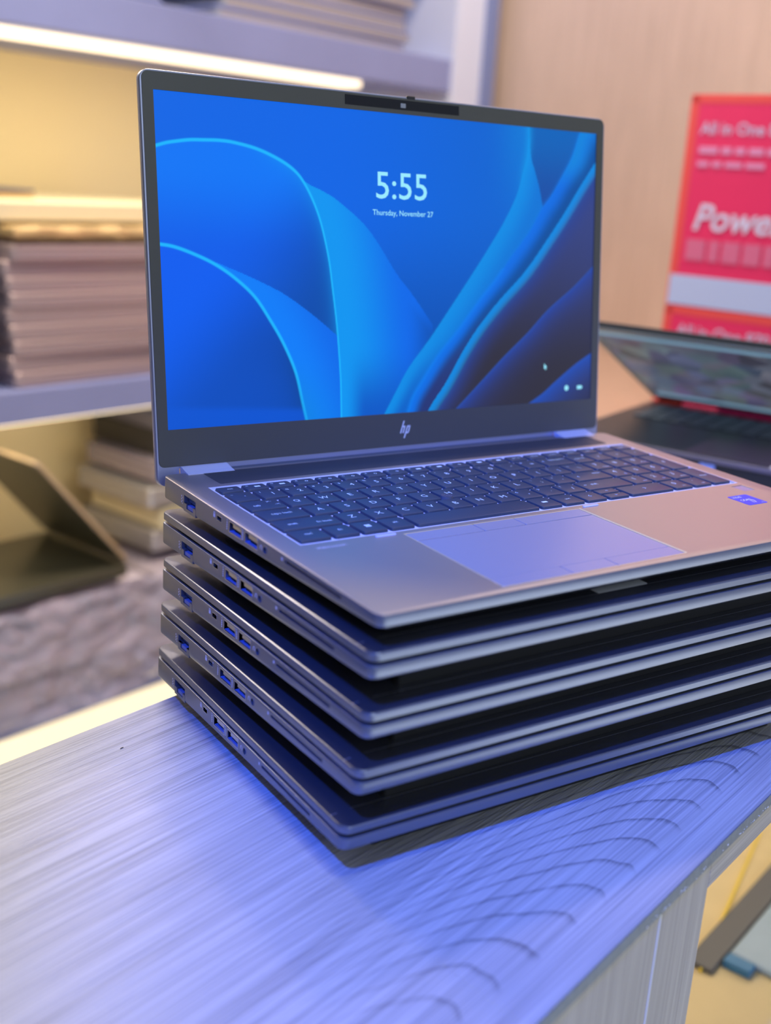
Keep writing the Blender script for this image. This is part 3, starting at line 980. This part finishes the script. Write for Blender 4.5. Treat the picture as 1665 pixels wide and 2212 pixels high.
bm = bmesh.new(); box(bm, .3432, .3435, .0775, .0881, -.0003, .0002)
obj('reader_edge', bm, M_rim, L1)
bm = bmesh.new(); text_bm(bm, 'ZBOOK', .0278, .0858, .00008, w=.0185, h=.0021, bold=.01)
obj('palm_rest_lettering', bm, M_mark, L1)
bm = bmesh.new(); slab(bm, .3095, .0538, .3272, .0718, 0.00002, .00014, .0012, .00003)
st = obj('processor_sticker', bm, M_bluesticker, L1)
bm = bmesh.new()
text_bm(bm, 'intel', .3150, .0690, .00018, w=.0075)
text_bm(bm, 'CORE', .3168, .0628, .00018, w=.0095, bold=.01)
text_bm(bm, 'i7', .3200, .0590, .00018, w=.0042)
text_bm(bm, 'vPRO', .3245, .0558, .00018, w=.0030)
obj('sticker_lettering', bm, M_white, st)

# lid of the open laptop: local x across (0 = centre), y up the lid, z towards the viewer
TH = R(8.23)
lidm = Matrix.Translation((.1797, .2406, -.0021)) @ Matrix.Rotation(R(90) - TH, 4, 'X')
def lidobj(name, bm, m, parent=None, smooth=None):
    o = obj(name, bm, m, parent or L1, smooth)
    if parent is None: o.matrix_local = lidm
    return o
bm = bmesh.new()
def ringl(i, z, r=.006): return [(x, y, z) for x, y in rrect(-.1801 + i, .0 + i - .0075, .1801 - i, .2312 - i, max(r - i, .001), 6)]
loft(bm, [ringl(.010, -.0064), ringl(.002, -.0061), ringl(.0005, -.0052), ringl(0, -.0042), ringl(0, -.0008), ringl(.0004, -.0002), ringl(.0010, -.0001),
          [(x, y, -.0001) for x, y in rrect(-.1788, .0043, .1788, .2301, .0036, 6)], [(x, y, -.0013) for x, y in rrect(-.1788, .0043, .1788, .2301, .0036, 6)]])
lid = lidobj('lid', bm, M_lid)
c = bmesh.new()
for xa, xb in ((-.1660, -.1345), (.1345, .1660)):
    box(c, xa, xb, -.020, .0030, -.012, .012)
boolean(lid, c)
lid.parent = L1
lid.matrix_local = lidm
for p_ in lid.data.polygons: p_.use_smooth = True
lid.data.set_sharp_from_angle(angle=R(35))
lid.data.materials.clear(); lid.data.materials.append(mat('lavender_grey_lid_edge', (0.40, 0.42, 0.58), 0.4, 0.6))
AW, AH, AB = .3442, .1936, .0266
bm = bmesh.new()
n4 = 5
frame(bm, rrect(-.1787, .0044, .1787, .2300, .0035, n4), rrect(-AW / 2, AB, AW / 2, AB + AH, .0002, n4), -.0011, .0002)
bz = lidobj('bezel', bm, M_bezel)
# display surface with its picture as lit pixels (vertex colours)
nx, ny = 640, 360
gx, gy = np.meshgrid(np.linspace(0, 1, nx + 1), np.linspace(0, 1, ny + 1))
u, v = gx.ravel(), gy.ravel()
co = np.stack([(u - .5) * AW, AB + v * AH, np.full_like(u, -.0006)], 1)
me = bpy.data.meshes.new('screen')
idx = (np.arange(ny)[:, None] * (nx + 1) + np.arange(nx)[None]).ravel()
quads = np.stack([idx, idx + 1, idx + nx + 2, idx + nx + 1], 1)
me.vertices.add(len(co)); me.vertices.foreach_set('co', co.ravel())
me.loops.add(quads.size); me.loops.foreach_set('vertex_index', quads.ravel())
me.polygons.add(len(quads)); me.polygons.foreach_set('loop_start', np.arange(len(quads)) * 4)
me.update(calc_edges=True)
att = me.color_attributes.new('picture', 'FLOAT_COLOR', 'POINT')
colr = np.ones((len(u), 4), np.float32)
colr[:, :3] = wallpaper(u, v)
att.data.foreach_set('color', colr.ravel())
ms = mat('lit_display', (0.010, 0.010, 0.011), 0.35, spec=0.22)
nn = N(ms)
at = nn('ShaderNodeAttribute', attribute_name='picture')
bb = ms.node_tree.nodes['Principled BSDF']
nn.link(at.outputs['Color'], bb.inputs['Emission Color'])
bb.inputs['Emission Strength'].default_value = 1.0
screen = link('screen', me, ms, L1)
screen.matrix_local = lidm
M_glow = mat('lit_white_pixels', (0.02, 0.02, 0.02), 0.4, emit=lin((150, 232, 255)), estr=1.0)
bm = bmesh.new()
text_bm(bm, '5:55', -.0010, .1750, -.00045, w=.0405, h=.0168, bold=.004)
obj('clock_digits', bm, M_glow, screen)
bm = bmesh.new()
text_bm(bm, 'Thursday, November 27', .0001, .1574, -.00045, w=.0484, h=.0046, bold=.004)
obj('date_text', bm, M_glow, screen)
bm = bmesh.new()
o_ = [(.1478 + .0020 * math.cos(a), .0361 + .0020 * math.sin(a)) for a in np.linspace(0, 6.283, 20, endpoint=False)]
bm.faces.new([bm.verts.new((a, b_, -.00045)) for a, b_ in o_])
box(bm, .1585, .1630, .0347, .0374, -.0005, -.00044)
box(bm, .1630, .1638, .0354, .0367, -.0005, -.00044)
vv = [bm.verts.new((.1252 + a, .0525 + b_, -.00045)) for a, b_ in ((0, .0026), (0, -.0016), (.0010, -.0008), (.0016, -.0022), (.0022, -.0018), (.0018, -.0004), (.0028, 0))]
bm.faces.new(vv)
obj('status_icons', bm, M_glow, screen)
# camera strip, lens, shutter nub, logo
bm = bmesh.new(); box(bm, -.0445, .0452, .2228, .2288, .0001, .00035)
cs = obj('camera_window', bm, M_camglass, bz)
bm = bmesh.new(); box(bm, -.0022, .0018, .2240, .2268, .0003, .0005, .0001)
obj('camera_lens', bm, M_lens, bz)
bm = bmesh.new(); box(bm, .0030, .0095, .2296, .2318, -.0015, .0004, .0003)
obj('camera_shutter', bm, M_dark, bz)
bm = bmesh.new()
def bar(x0, y0, x1, y1, w):
    vs = [bm.verts.new((a, b_, .00032)) for a, b_ in ((x0 - w / 2, y0), (x0 + w / 2, y0), (x1 + w / 2, y1), (x1 - w / 2, y1))]
    bm.faces.new(vs)
sl = .36
def sx(y): return (y - .0154) * sl
def stroke(xo, ya, yb_, w=.00095): bar(xo + sx(ya), ya, xo + sx(yb_), yb_, w)
stroke(-.0030, .0128, .0212); stroke(-.0010, .0128, .0172); stroke(.0012, .0094, .0176); stroke(.0032, .0132, .0176)
bm.faces.new([bm.verts.new((a, b_, .00032)) for a, b_ in ((-.0030 + sx(.0168), .0168), (-.0006 + sx(.0168), .0168), (-.0006 + sx(.0178), .0178), (-.0030 + sx(.0178), .0178))])
bm.faces.new([bm.verts.new((a, b_, .00032)) for a, b_ in ((.0010 + sx(.0168), .0168), (.0036 + sx(.0168), .0168), (.0036 + sx(.0178), .0178), (.0010 + sx(.0178), .0178))])
bm.faces.new([bm.verts.new((a, b_, .00032)) for a, b_ in ((.0012 + sx(.0126), .0126), (.0034 + sx(.0126), .0126), (.0034 + sx(.0135), .0135), (.0012 + sx(.0135), .0135))])
obj('logo', bm, M_white, bz)
# hinges: silver covers reaching from the base to the lid, barrel behind
for sgn in (-1, 1):
    xa, xb = .1797 + sgn * .1655, .1797 + sgn * .1350
    xa, xb = min(xa, xb), max(xa, xb)
    bm = bmesh.new()
    prof = [(.2285, .0003), (.2330, .0010), (.2385, .0022), (.2405, .0022), (.2405, -.0060), (.2285, -.0060)]
    loft(bm, [[(xa, a, b_) for a, b_ in prof], [(xb, a, b_) for a, b_ in prof]])
    obj('hinge_cover', bm, M_hinge, L1)
bm = bmesh.new(); cyl(bm, (.1797, .2385, -.0045), .0042, .268, 'X', 20)
obj('hinge_barrel', bm, M_side, L1, 40)
# support under the open laptop
for y0, y1, h in ((.020, .026, .0178), (.205, .213, .0211)):
    bm = bmesh.new(); slab(bm, .03, y0, W_ - .03, y1, -h, -.0148, .002, .0005)
    obj('rubber_foot', bm, M_under, L1)

# curl of plastic lying on the lid of the upper closed laptop
bm = bmesh.new()
pts = []
for k in range(26):
    t = k / 25
    a = R(150 + 150 * t)
    pts.append((.0170 + .0085 * math.cos(a) + .004 * t, .1560 + .0165 * math.sin(a) + .004, .1246 + .0006 * math.sin(3 * math.pi * t) ** 2))
tube(bm, pts, .00028, 5)
cu = obj('plastic_thread', bm, M_ink)
tag(cu, 'thin black curled thread lying on the upper closed laptop near its left edge', 'thread')

# ------------------------------------------------------------------ right-hand side: return counter, black laptops, red boxes
rc = empty('return_counter')
place(rc, SHELF)
tag(rc, 'beige wood side counter carrying the black laptop and red boxes', 'counter')
boxobj('worktop', -0.55, 0.094, -0.955, -0.02, -0.03, 0.0, M_beige_top, rc, 0.001)
boxobj('body', -0.50, 0.090, -0.94, -0.03, -0.999, -0.031, M_beige_top, rc)

M_blk = mat('black_laptop_metal', (0.045, 0.055, 0.075), 0.32, 0.5)
M_blkkey = mat('dark_slate_keys', (0.12, 0.16, 0.21), 0.45)
M_silverline = mat('pale_steel_edge', (0.42, 0.50, 0.60), 0.35, 0.4)
M_redbar = mat('crimson_hinge_bar', (0.85, 0.015, 0.14), 0.4)
M_cyanglint = mat('glowing_border_reflection', (0.03, 0.03, 0.03), 0.4, emit=(0.16, 0.30, 0.42), estr=1.0)  # glow painted for pale reflections along the screen border
M_redlight = mat('orange_red_hinge_end', (0.85, 0.06, 0.03), 0.4)
def mosaic():
    m = mat('glowing_reflection_blotches', (0.03, 0.03, 0.03), 0.3)  # glowing blotches stand in for keyboard reflections and dim screen content
    n = N(m); b = m.node_tree.nodes['Principled BSDF']
    tc = n('ShaderNodeTexCoord')
    vo = n('ShaderNodeTexVoronoi', i_Scale=38.0)
    n.link(tc.outputs['Object'], vo.inputs['Vector'])
    ns = n('ShaderNodeTexNoise', i_Scale=14.0)
    n.link(tc.outputs['Object'], ns.inputs['Vector'])
    hs = n('ShaderNodeHueSaturation', i_Saturation=0.28, i_Value=0.16)
    n.link(vo.outputs['Color'], hs.inputs['Color'])
    mx = n('ShaderNodeMixRGB', blend_type='MULTIPLY'); mx.inputs[0].default_value = 0.8
    tn = n('ShaderNodeMixRGB', blend_type='MULTIPLY'); tn.inputs[0].default_value = 1.0; tn.inputs[2].default_value = (.75, .85, 1.25, 1)
    n.link(hs.outputs[0], tn.inputs[1])
    n.link(tn.outputs[0], mx.inputs[1]); n.link(ns.outputs[0], mx.inputs[2])
    n.link(mx.outputs[0], b.inputs['Emission Color'])
    b.inputs['Emission Strength'].default_value = 1.5
    return m
M_mosaic = mosaic()

def generic_laptop(name, w, d, m_body, m_lid, lid_angle=None, keys=True, red=False, m_screen=None, thick=.018, lid_t=.006):
    """x across, front at y=0, hinge at y=d; origin at the bottom of the base"""
    root = empty(name)
    bm = bmesh.new(); slab(bm, 0, 0, w, d, 0.0, thick, .010, .0015)
    body = obj('base', bm, m_body, root, 40)
    if lid_angle is None:
        bm = bmesh.new(); slab(bm, 0, 0, w, d, thick + .001, thick + .001 + lid_t, .010, .0012)
        obj('lid', bm, m_lid, root, 40)
        return root
    # open: lid rotates about the hinge; lid_angle is measured from the closed position
    lm = Matrix.Translation((0, d - .006, thick + .004)) @ Matrix.Rotation(-R(lid_angle), 4, 'X')
    bm = bmesh.new(); slab(bm, 0, -(d - .008), w, 0, -.0, lid_t, .010, .0012)
    o = obj('lid', bm, m_lid, root, 40); o.matrix_local = lm
    bm = bmesh.new(); slab(bm, .006, -(d - .016), w - .006, -.022, -.0008, .0002, .004, .0002)
    o = obj('screen', bm, m_screen or M_dark, root); o.matrix_local = lm
    bm = bmesh.new()
    frame(bm, rrect(.001, -(d - .0095), w - .001, -.0015, .008, 4), rrect(.008, -(d - .020), w - .008, -.020, .004, 4), -.0016, -.0004)
    o = obj('screen_border', bm, M_silverline if red else m_body, root); o.matrix_local = lm
    if keys:
        cols, rows = 17, 5
        kw, kh = (w - .04) / cols, .0175
        kb = bmesh.new(); slab(kb, .001, .001, kw - .002, kh - .002, -.0002, .0016, .002, .0003, 2)
        bmesh.ops.recalc_face_normals(kb, faces=kb.faces[:])
        kme = bpy.data.meshes.new('key'); kb.to_mesh(kme); kb.free(); kme.materials.append(M_blkkey)
        for r_ in range(rows):
            for c_ in range(cols):
                k = bpy.data.objects.new('key', kme); COL.objects.link(k); k.parent = root
                k.location = (.02 + c_ * kw, d - .035 - (r_ + 1) * kh, thick)
        bm = bmesh.new(); slab(bm, w * .34, .012, w * .68, .012 + .085, thick - .0001, thick + .0006, .003, .0002)
        obj('touchpad', bm, mat('dark_violet_touchpad', (0.10, 0.07, 0.12), 0.3, 0.3) if 'dark_violet_touchpad' not in MATS else MATS['dark_violet_touchpad'], root)
    if red:
        boxobj('hinge_bar', .085, w - .06, d - .026, d - .014, thick, thick + .006, M_redbar, root, .001)
        boxobj('hinge_end', .012, .040, d - .026, d - .014, thick, thick + .006, M_redlight, root, .001)
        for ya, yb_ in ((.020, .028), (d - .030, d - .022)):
            b_ = boxobj('border_reflection', .012, w - .012, -yb_, -ya, -.0014, -.0006, M_cyanglint, root)
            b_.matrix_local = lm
        bm = bmesh.new(); slab(bm, .002, -.0016, w - .002, .002, thick - .004, thick + .0006, .0006, .0002)
        obj('front_trim', bm, mat('violet_steel_trim', (0.22, 0.22, 0.34), 0.35, 0.4), root)
        boxobj('front_light', .15, .165, -.002, .001, thick - .010, thick - .006, mat('blue_light', (0.1, 0.15, 0.5), 0.4, emit=(.2, .3, .9), estr=.6), root)
        boxobj('front_mark', .215, .220, .004, .010, thick + .0004, thick + .0012, M_white, root)
    return root

YAW = -68.256
hinge = Vector((.776, .566, .082))
def place_at(root, yaw, origin_world):
    root.rotation_euler = (0, 0, R(yaw)); root.location = origin_world
hd = Vector((math.cos(R(YAW)), math.sin(R(YAW)), 0)); dd = Vector((-hd.y, hd.x, 0))
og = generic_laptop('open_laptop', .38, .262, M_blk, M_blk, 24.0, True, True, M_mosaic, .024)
tag(og, 'half-open black laptop with a red hinge bar beside the red boxes', 'laptop')
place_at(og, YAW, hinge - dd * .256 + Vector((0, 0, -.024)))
cg = generic_laptop('laptop', .37, .255, M_dark, M_dark, None, thick=.026, lid_t=.007)
tag(cg, 'closed black laptop lying flat under the half-open black laptop', 'laptop')
place_at(cg, YAW - 3, hinge - dd * .235 + hd * .01 + Vector((0, 0, -.082 + .0235)))
cg2 = generic_laptop('laptop', .37, .25, M_blk, M_dark, None, thick=.017, lid_t=.005)
tag(cg2, 'lowest closed black laptop on the beige side counter under two others', 'laptop')
place_at(cg2, YAW + 1, hinge - dd * .225 + hd * .01 + Vector((0, 0, -.0818)))

# red boxes facing left: local x across the printed face, y into the box, z up
M_red = mat('glossy_red_carton', (0.84, 0.030, 0.16), 0.45, noise=0.08, nscale=9)
M_redlitedge = mat('lit_red_carton_edge', (0.86, 0.085, 0.095), 0.5)  # lighter orange-red paints light on the carton's edges
M_stripe = mat('pale_lavender_stripe', (0.50, 0.60, 1.0), 0.5)
M_lilacwhite = mat('lilac_white_print', (0.74, 0.68, 1.0), 0.4)
M_lilac = mat('lilac_print', (0.66, 0.52, 0.85), 0.5)
M_pink = mat('faded_pink_print', (0.72, 0.16, 0.34), 0.5)
M_pink2 = mat('pink_print', (0.78, 0.30, 0.60), 0.5)
BX = Vector((.978, .750, 0))
faceR = Matrix.Rotation(R(-74), 4, 'Z')
def red_box(z0, z1, label, lines, stripe=None, w=.50, d=.16, shift=0.0):
    root = empty('cardboard_box')
    root.matrix_world = Matrix.Translation(BX + Vector((0, 0, z0))) @ faceR @ Matrix.Translation((shift, 0, 0))
    tag(root, label, 'box', 'red product boxes on the side counter')
    h = z1 - z0
    boxobj('carton', 0, w, 0, d, 0, h, M_red, root, .0015)
    boxobj('lit_corner_edge', -.0004, .012, -.0005, .004, .001, h - .001, M_redlitedge, root, .0004)
    boxobj('lit_top_edge', .001, w - .001, -.0005, .006, h - .011, h + .0004, M_redlitedge, root, .0004)
    if stripe:
        boxobj('pale_stripe', .002, w - .001, -.0009, .001, stripe[0], stripe[1], M_stripe, root)
    for s, x, z, hh, m, shr in lines:
        bm = bmesh.new()
        if s == '#':
            xx = x
            while xx < x + shr:
                ww = rnd.uniform(.012, .03)
                box(bm, xx, xx + ww, 0, .0006, z - hh / 2, z + hh / 2)
                xx += ww + .005
        else:
            text_bm(bm, s, x, z, 0, h=hh, left=True, shear=shr, bold=.02)
            bmesh.ops.transform(bm, matrix=Matrix(((1, 0, 0, 0), (0, 0, 1, 0), (0, 1, 0, 0), (0, 0, 0, 1))), verts=bm.verts[:])
        bmesh.ops.translate(bm, vec=(0, -.0012, 0), verts=bm.verts[:])
        obj('printed_line', bm, m, root)
    return root
red_box(0.0, .172, 'lower red box with one lilac line of lettering, under the tall red box',
        [('All in One 870', .022, .140, .017, M_lilac, 0.0)])
red_box(.1725, .452, 'tall red box with large white lettering and a pale stripe, on top of the other',
        [('All in One 870', .018, .237, .016, M_lilac, 0.0), ('#', .020, .209, .009, M_pink2, .105), ('#', .020, .191, .007, M_pink2, .075),
         ('Powerful', .026, .122, .036, M_lilacwhite, 0.25), ('#', .020, .078, .028, M_pink, .16)], stripe=(.002, .043))

# ------------------------------------------------------------------ shelf contents (shelf frame)
def on_shelf(root, x, y, z, rz=0.0):
    root.matrix_world = SHELF @ Matrix.Translation((x, y, z)) @ Matrix.Rotation(R(rz), 4, 'Z')
    return root
M_mauve = mat('mauve_grey_laptop', (0.44, 0.36, 0.40), 0.35, 0.3)
M_rose = mat('rose_grey_lid', (0.62, 0.50, 0.52), 0.30, 0.3)
M_slate = mat('slate_laptop', (0.12, 0.12, 0.17), 0.4, 0.3)
M_silver = mat('silver_laptop', (0.50, 0.50, 0.54), 0.3, 0.5)
M_ivory = mat('ivory_box_top', (0.85, 0.78, 0.55), 0.5)

def xs(px):       # shelf x where a picture column meets the shelf front
    return px
protoM = generic_laptop('laptop', .36, .25, M_mauve, M_rose, None, thick=.0165, lid_t=.0055)
names9 = ['bottom', 'second', 'third', 'fourth', 'fifth', 'sixth', 'seventh', 'eighth', 'ninth']
for k in range(9):
    o = protoM if k == 0 else copy_tree(protoM)
    on_shelf(o, -1.075 + rnd.uniform(-.006, .006), .012 + rnd.uniform(0, .008), -.0195 + k * .0236, rnd.uniform(-1.2, 1.2))
    tag(o, 'mauve closed laptop in the tall middle-shelf pile, %s from below' % names9[k] if k else
        'mauve closed laptop at the bottom of the tall middle-shelf pile', 'laptop', 'mauve laptops piled on the middle shelf')
protoS = generic_laptop('laptop', .30, .24, M_slate, M_lav, None, thick=.0190, lid_t=.0065)
pos9 = ['bottom', 'second', 'third', 'fourth', 'fifth', 'sixth', 'seventh', 'topmost']
for k in range(8):
    o = protoS if k == 0 else copy_tree(protoS)
    on_shelf(o, -1.402 + rnd.uniform(-.004, .004), .010, -.0195 + k * .0272, rnd.uniform(-.8, .8))
    tag(o, 'slate closed laptop at the left edge of the middle shelf, %s of its pile' % pos9[k], 'laptop', 'slate laptops at the left edge of the middle shelf')
# glossy wrapped flat parcel and box above the pile
def crumpled(name, w, d, h, m, seed, amp=.006, nx=30, ny=20, parent=None):
    rr = random.Random(seed)
    bm = bmesh.new()
    ph = [(rr.uniform(15, 60), rr.uniform(15, 60), rr.uniform(0, 6.28), rr.uniform(.3, 1)) for _ in range(7)]
    def dz(x, y, s=1.0):
        return amp * sum(a * abs(math.sin(fx * x + fy * y * s + p_)) for fx, fy, p_, a in ph) / 3
    def ring(i, z, kk):
        return [(x + dz(y + kk, z * 3) * .35, y - abs(dz(x + kk, z * 3)) * .7, z + dz(x, y + kk) * .5) for x, y in rdense(i)]
    def rdense(i):
        pts = []
        x0, y0, x1, y1 = i, i, w - i, d - i
        for k in range(nx): pts.append((x0 + (x1 - x0) * k / nx, y0))
        for k in range(ny): pts.append((x1, y0 + (y1 - y0) * k / ny))
        for k in range(nx): pts.append((x1 - (x1 - x0) * k / nx, y1))
        for k in range(ny): pts.append((x0, y1 - (y1 - y0) * k / ny))
        return pts
    loft(bm, [ring(.012, .0, 0.0), ring(.002, h * .2, .3), ring(0, h * .5, .6), ring(.002, h * .8, .9), ring(.012, h * .95, 1.2), ring(.05, h, 1.5), ring(min(w, d) * .4, h, 1.5)])
    return obj(name, bm, m, parent, 50)
M_wrapgold = mat('gold_lit_plastic_wrap', (0.62, 0.45, 0.22), 0.16, 0.2, coat=0.6)
M_wrap = mat('violet_plastic_wrap', (0.52, 0.48, 0.62), 0.14, 0.15, coat=0.8)
M_wrapdark = mat('dark_plastic_wrap', (0.30, 0.27, 0.36), 0.15, 0.2, coat=0.8)
o = crumpled('wrapped_parcel', .36, .25, .022, M_wrapgold, 3)
on_shelf(o, -1.07, .012, .1950); tag(o, 'flat glossy plastic-wrapped parcel on top of the mauve laptop pile', 'parcel')
o = empty('flat_box'); on_shelf(o, -1.42, .05, .2235)
tag(o, 'thin ivory box lid lying over the laptop piles on the middle shelf', 'box')
boxobj('carton', 0, .73, 0, .30, 0, .030, M_ivory, o, .003)
o = generic_laptop('laptop', .33, .22, M_wrapgold, M_slate, None, thick=.008, lid_t=.005)
on_shelf(o, -1.29, .11, .2540); tag(o, 'thin dark laptop lying alone on the ivory box on the middle shelf', 'laptop')

# lower shelf: wrapped piles with an open dark laptop on top
for k in range(4):
    o = crumpled('wrapped_laptop', .44, .26, .036, M_wrap if k % 2 else M_wrapdark, 20 + k, .012)
    on_shelf(o, -1.28 + .008 * k, .016 + .003 * k, -.5565 + k * .0485, 0)
    tag(o, 'laptop in crinkled violet plastic on the lower shelf, %s layer from below' % ['bottom', 'second', 'third', 'top'][k], 'laptop', 'plastic-wrapped laptops on the lower shelf')
for k in range(3):
    o = crumpled('wrapped_laptop', .36, .26, .040, M_wrap, 40 + k, .012)
    on_shelf(o, -.78 + .006 * k, .016, -.5565 + k * .0585, 0)
    tag(o, 'thick plastic-wrapped laptop on the lower shelf, right-hand pile, %s of three' % ['lowest', 'middle', 'top'][k], 'laptop', 'thick wrapped laptops on the lower shelf')
M_olive = mat('dark_olive_screen', (0.07, 0.07, 0.05), 0.3)
M_tan = mat('tan_lit_metal', (0.60, 0.46, 0.30), 0.35, 0.3)
o = generic_laptop('open_laptop', .24, .27, M_olive, M_tan, 49.0, False, False, M_olive, .020, .007)
tag(o, 'half-open laptop seen from its side on the wrapped pile of the lower shelf', 'laptop')
# hinge towards the right: local y runs along +x of the shelf
o.matrix_world = SHELF @ Matrix.Translation((-1.135, .245, -.362)) @ Matrix.Rotation(R(-90), 4, 'Z')
# crinkled clear sheet hanging in front of the wrapped pile
from mathutils import noise as mnoise
bm = bmesh.new()
nxs, nzs = 90, 36
grid = []
for a in range(nxs + 1):
    col_ = []
    for b_ in range(nzs + 1):
        x_, z_ = -1.32 + .68 * a / nxs, -.553 + .185 * b_ / nzs
        p3 = Vector((x_ * 9, z_ * 16, .3))
        d_ = mnoise.noise(p3) * .018 + abs(mnoise.noise(p3 * 2.3)) * .020 + abs(mnoise.noise(p3 * 5.1)) * .007
        col_.append(bm.verts.new((x_, -.026 - d_ + .022 * (b_ / nzs) ** 3, z_ + mnoise.noise(Vector((x_ * 14, 3, 0))) * .012 * b_ / nzs)))
    grid.append(col_)
for a in range(nxs):
    for b_ in range(nzs):
        bm.faces.new((grid[a][b_], grid[a + 1][b_], grid[a + 1][b_ + 1], grid[a][b_ + 1]))
sh = obj('plastic_sheet', bm, mat('clear_crinkled_film', (0.62, 0.60, 0.80), 0.12, 0.0, alpha=0.5, coat=1.0, spec=1.0), None, 70)
sh.matrix_world = SHELF
tag(sh, 'crinkled clear plastic sheet hanging in front of the wrapped laptops on the lower shelf', 'plastic sheet')
# things behind it
o = generic_laptop('laptop', .26, .20, M_dark, M_slate, None, thick=.05, lid_t=.03)
on_shelf(o, -.70, .14, -.205)
tag(o, 'thick black device standing on silver laptops at the back of the lower shelf', 'device')
for k, (dx, zz, mm_) in enumerate(((0.0, -.385, M_silver), (.02, -.345, M_ivory), (-.01, -.300, M_silver), (.01, -.255, M_wrapdark))):
    o = generic_laptop('laptop', .32, .22, mm_, mm_, None, thick=.026, lid_t=.010)
    on_shelf(o, -.74 + dx, .10, zz + .012, 0)
    tag(o, ['silver closed laptop lowest of the pile behind the open one on the lower shelf', 'ivory closed laptop on a silver one on the lower shelf',
            'silver closed laptop between an ivory and a dark one on the lower shelf', 'dark wrapped laptop under the black device on the lower shelf'][k], 'laptop', 'mixed laptops at the back of the lower shelf')

# top shelf: grey laptops and a gold box
protoG = generic_laptop('laptop', .50, .27, M_silver, M_lav, None, thick=.014, lid_t=.005)
for k in range(7):
    o = protoG if k == 0 else copy_tree(protoG)
    on_shelf(o, -.66 + rnd.uniform(-.012, .012), .03, .5522 + k * .0205, rnd.uniform(-1.5, 1.5))
    tag(o, 'silver laptop in the pile on the top shelf, number %s from below' % ['one', 'two', 'three', 'four', 'five', 'six', 'seven'][k], 'laptop', 'silver laptops on the top shelf')
for k in range(4):
    o = copy_tree(protoG)
    on_shelf(o, -1.03, .08 + .003 * k, .5522 + k * .0205, 2)
    o.scale = (.6, .9, 1)
    tag(o, 'smaller silver laptop beside the big pile on the top shelf, %s layer' % ['bottom', 'second', 'third', 'top'][k], 'laptop', 'smaller silver laptops on the top shelf')
o = empty('gold_box'); on_shelf(o, -1.16, .03, .5522)
tag(o, 'small gold box at the shelf front between black case and silver laptops', 'box')
boxobj('carton', 0, .10, 0, .12, 0, .055, mat('gold_carton', (0.62, 0.46, 0.16), 0.4, 0.2), o, .004)
boxobj('carton_lid', -.002, .102, -.002, .122, .056, .075, M_ivory, o, .003)
o = empty('black_case'); on_shelf(o, -1.42, .03, .5522)
tag(o, 'black case with a handle at the left end of the top shelf', 'case')
boxobj('case_body', 0, .24, 0, .2, 0, .10, M_dark, o, .01, 3)
bm = bmesh.new(); tube(bm, [(.08, -.005, .05), (.08, -.02, .055), (.16, -.02, .055), (.16, -.005, .05)], .005, 8)
obj('case_handle', bm, M_slate, o)

# ------------------------------------------------------------------ inside the counter niche and the floor beyond

# ------------------------------------------------------------------ inside the counter niche
def in_niche(root):
    root.matrix_world = CT
    return root
o = in_niche(empty('trim_rod'))
tag(o, 'thin gold rod lying on the cream floor of the counter niche', 'rod')
bm = bmesh.new(); tube(bm, [(.530, .0175, -.3575), (.80, .068, -.3575)], .0015, 8)
obj('rod', bm, M_gold, o)
o = in_niche(empty('grey_rail'))
tag(o, 'flat grey rail lying in the counter niche beside the gold rod', 'rail')
boxobj('rail', .5335, 1.2, .008, .033, -.3595, -.3535, mat('grey_rail_paint', (0.12, 0.13, 0.17), 0.5), o, .001)
o = in_niche(empty('pale_tray'))
tag(o, 'pale blue-white tray with a blue strip in the counter niche', 'tray')
boxobj('tray', .568, 1.2, -.083, .0060, -.3595, -.352, mat('pale_blue_tray', (0.36, 0.50, 0.72), 0.5, noise=.2, nscale=12), o, .002)
boxobj('blue_strip', .552, .567, -.020, .0060, -.3595, -.351, mat('blue_strip', (0.05, 0.22, 0.52), 0.5), o, .001)
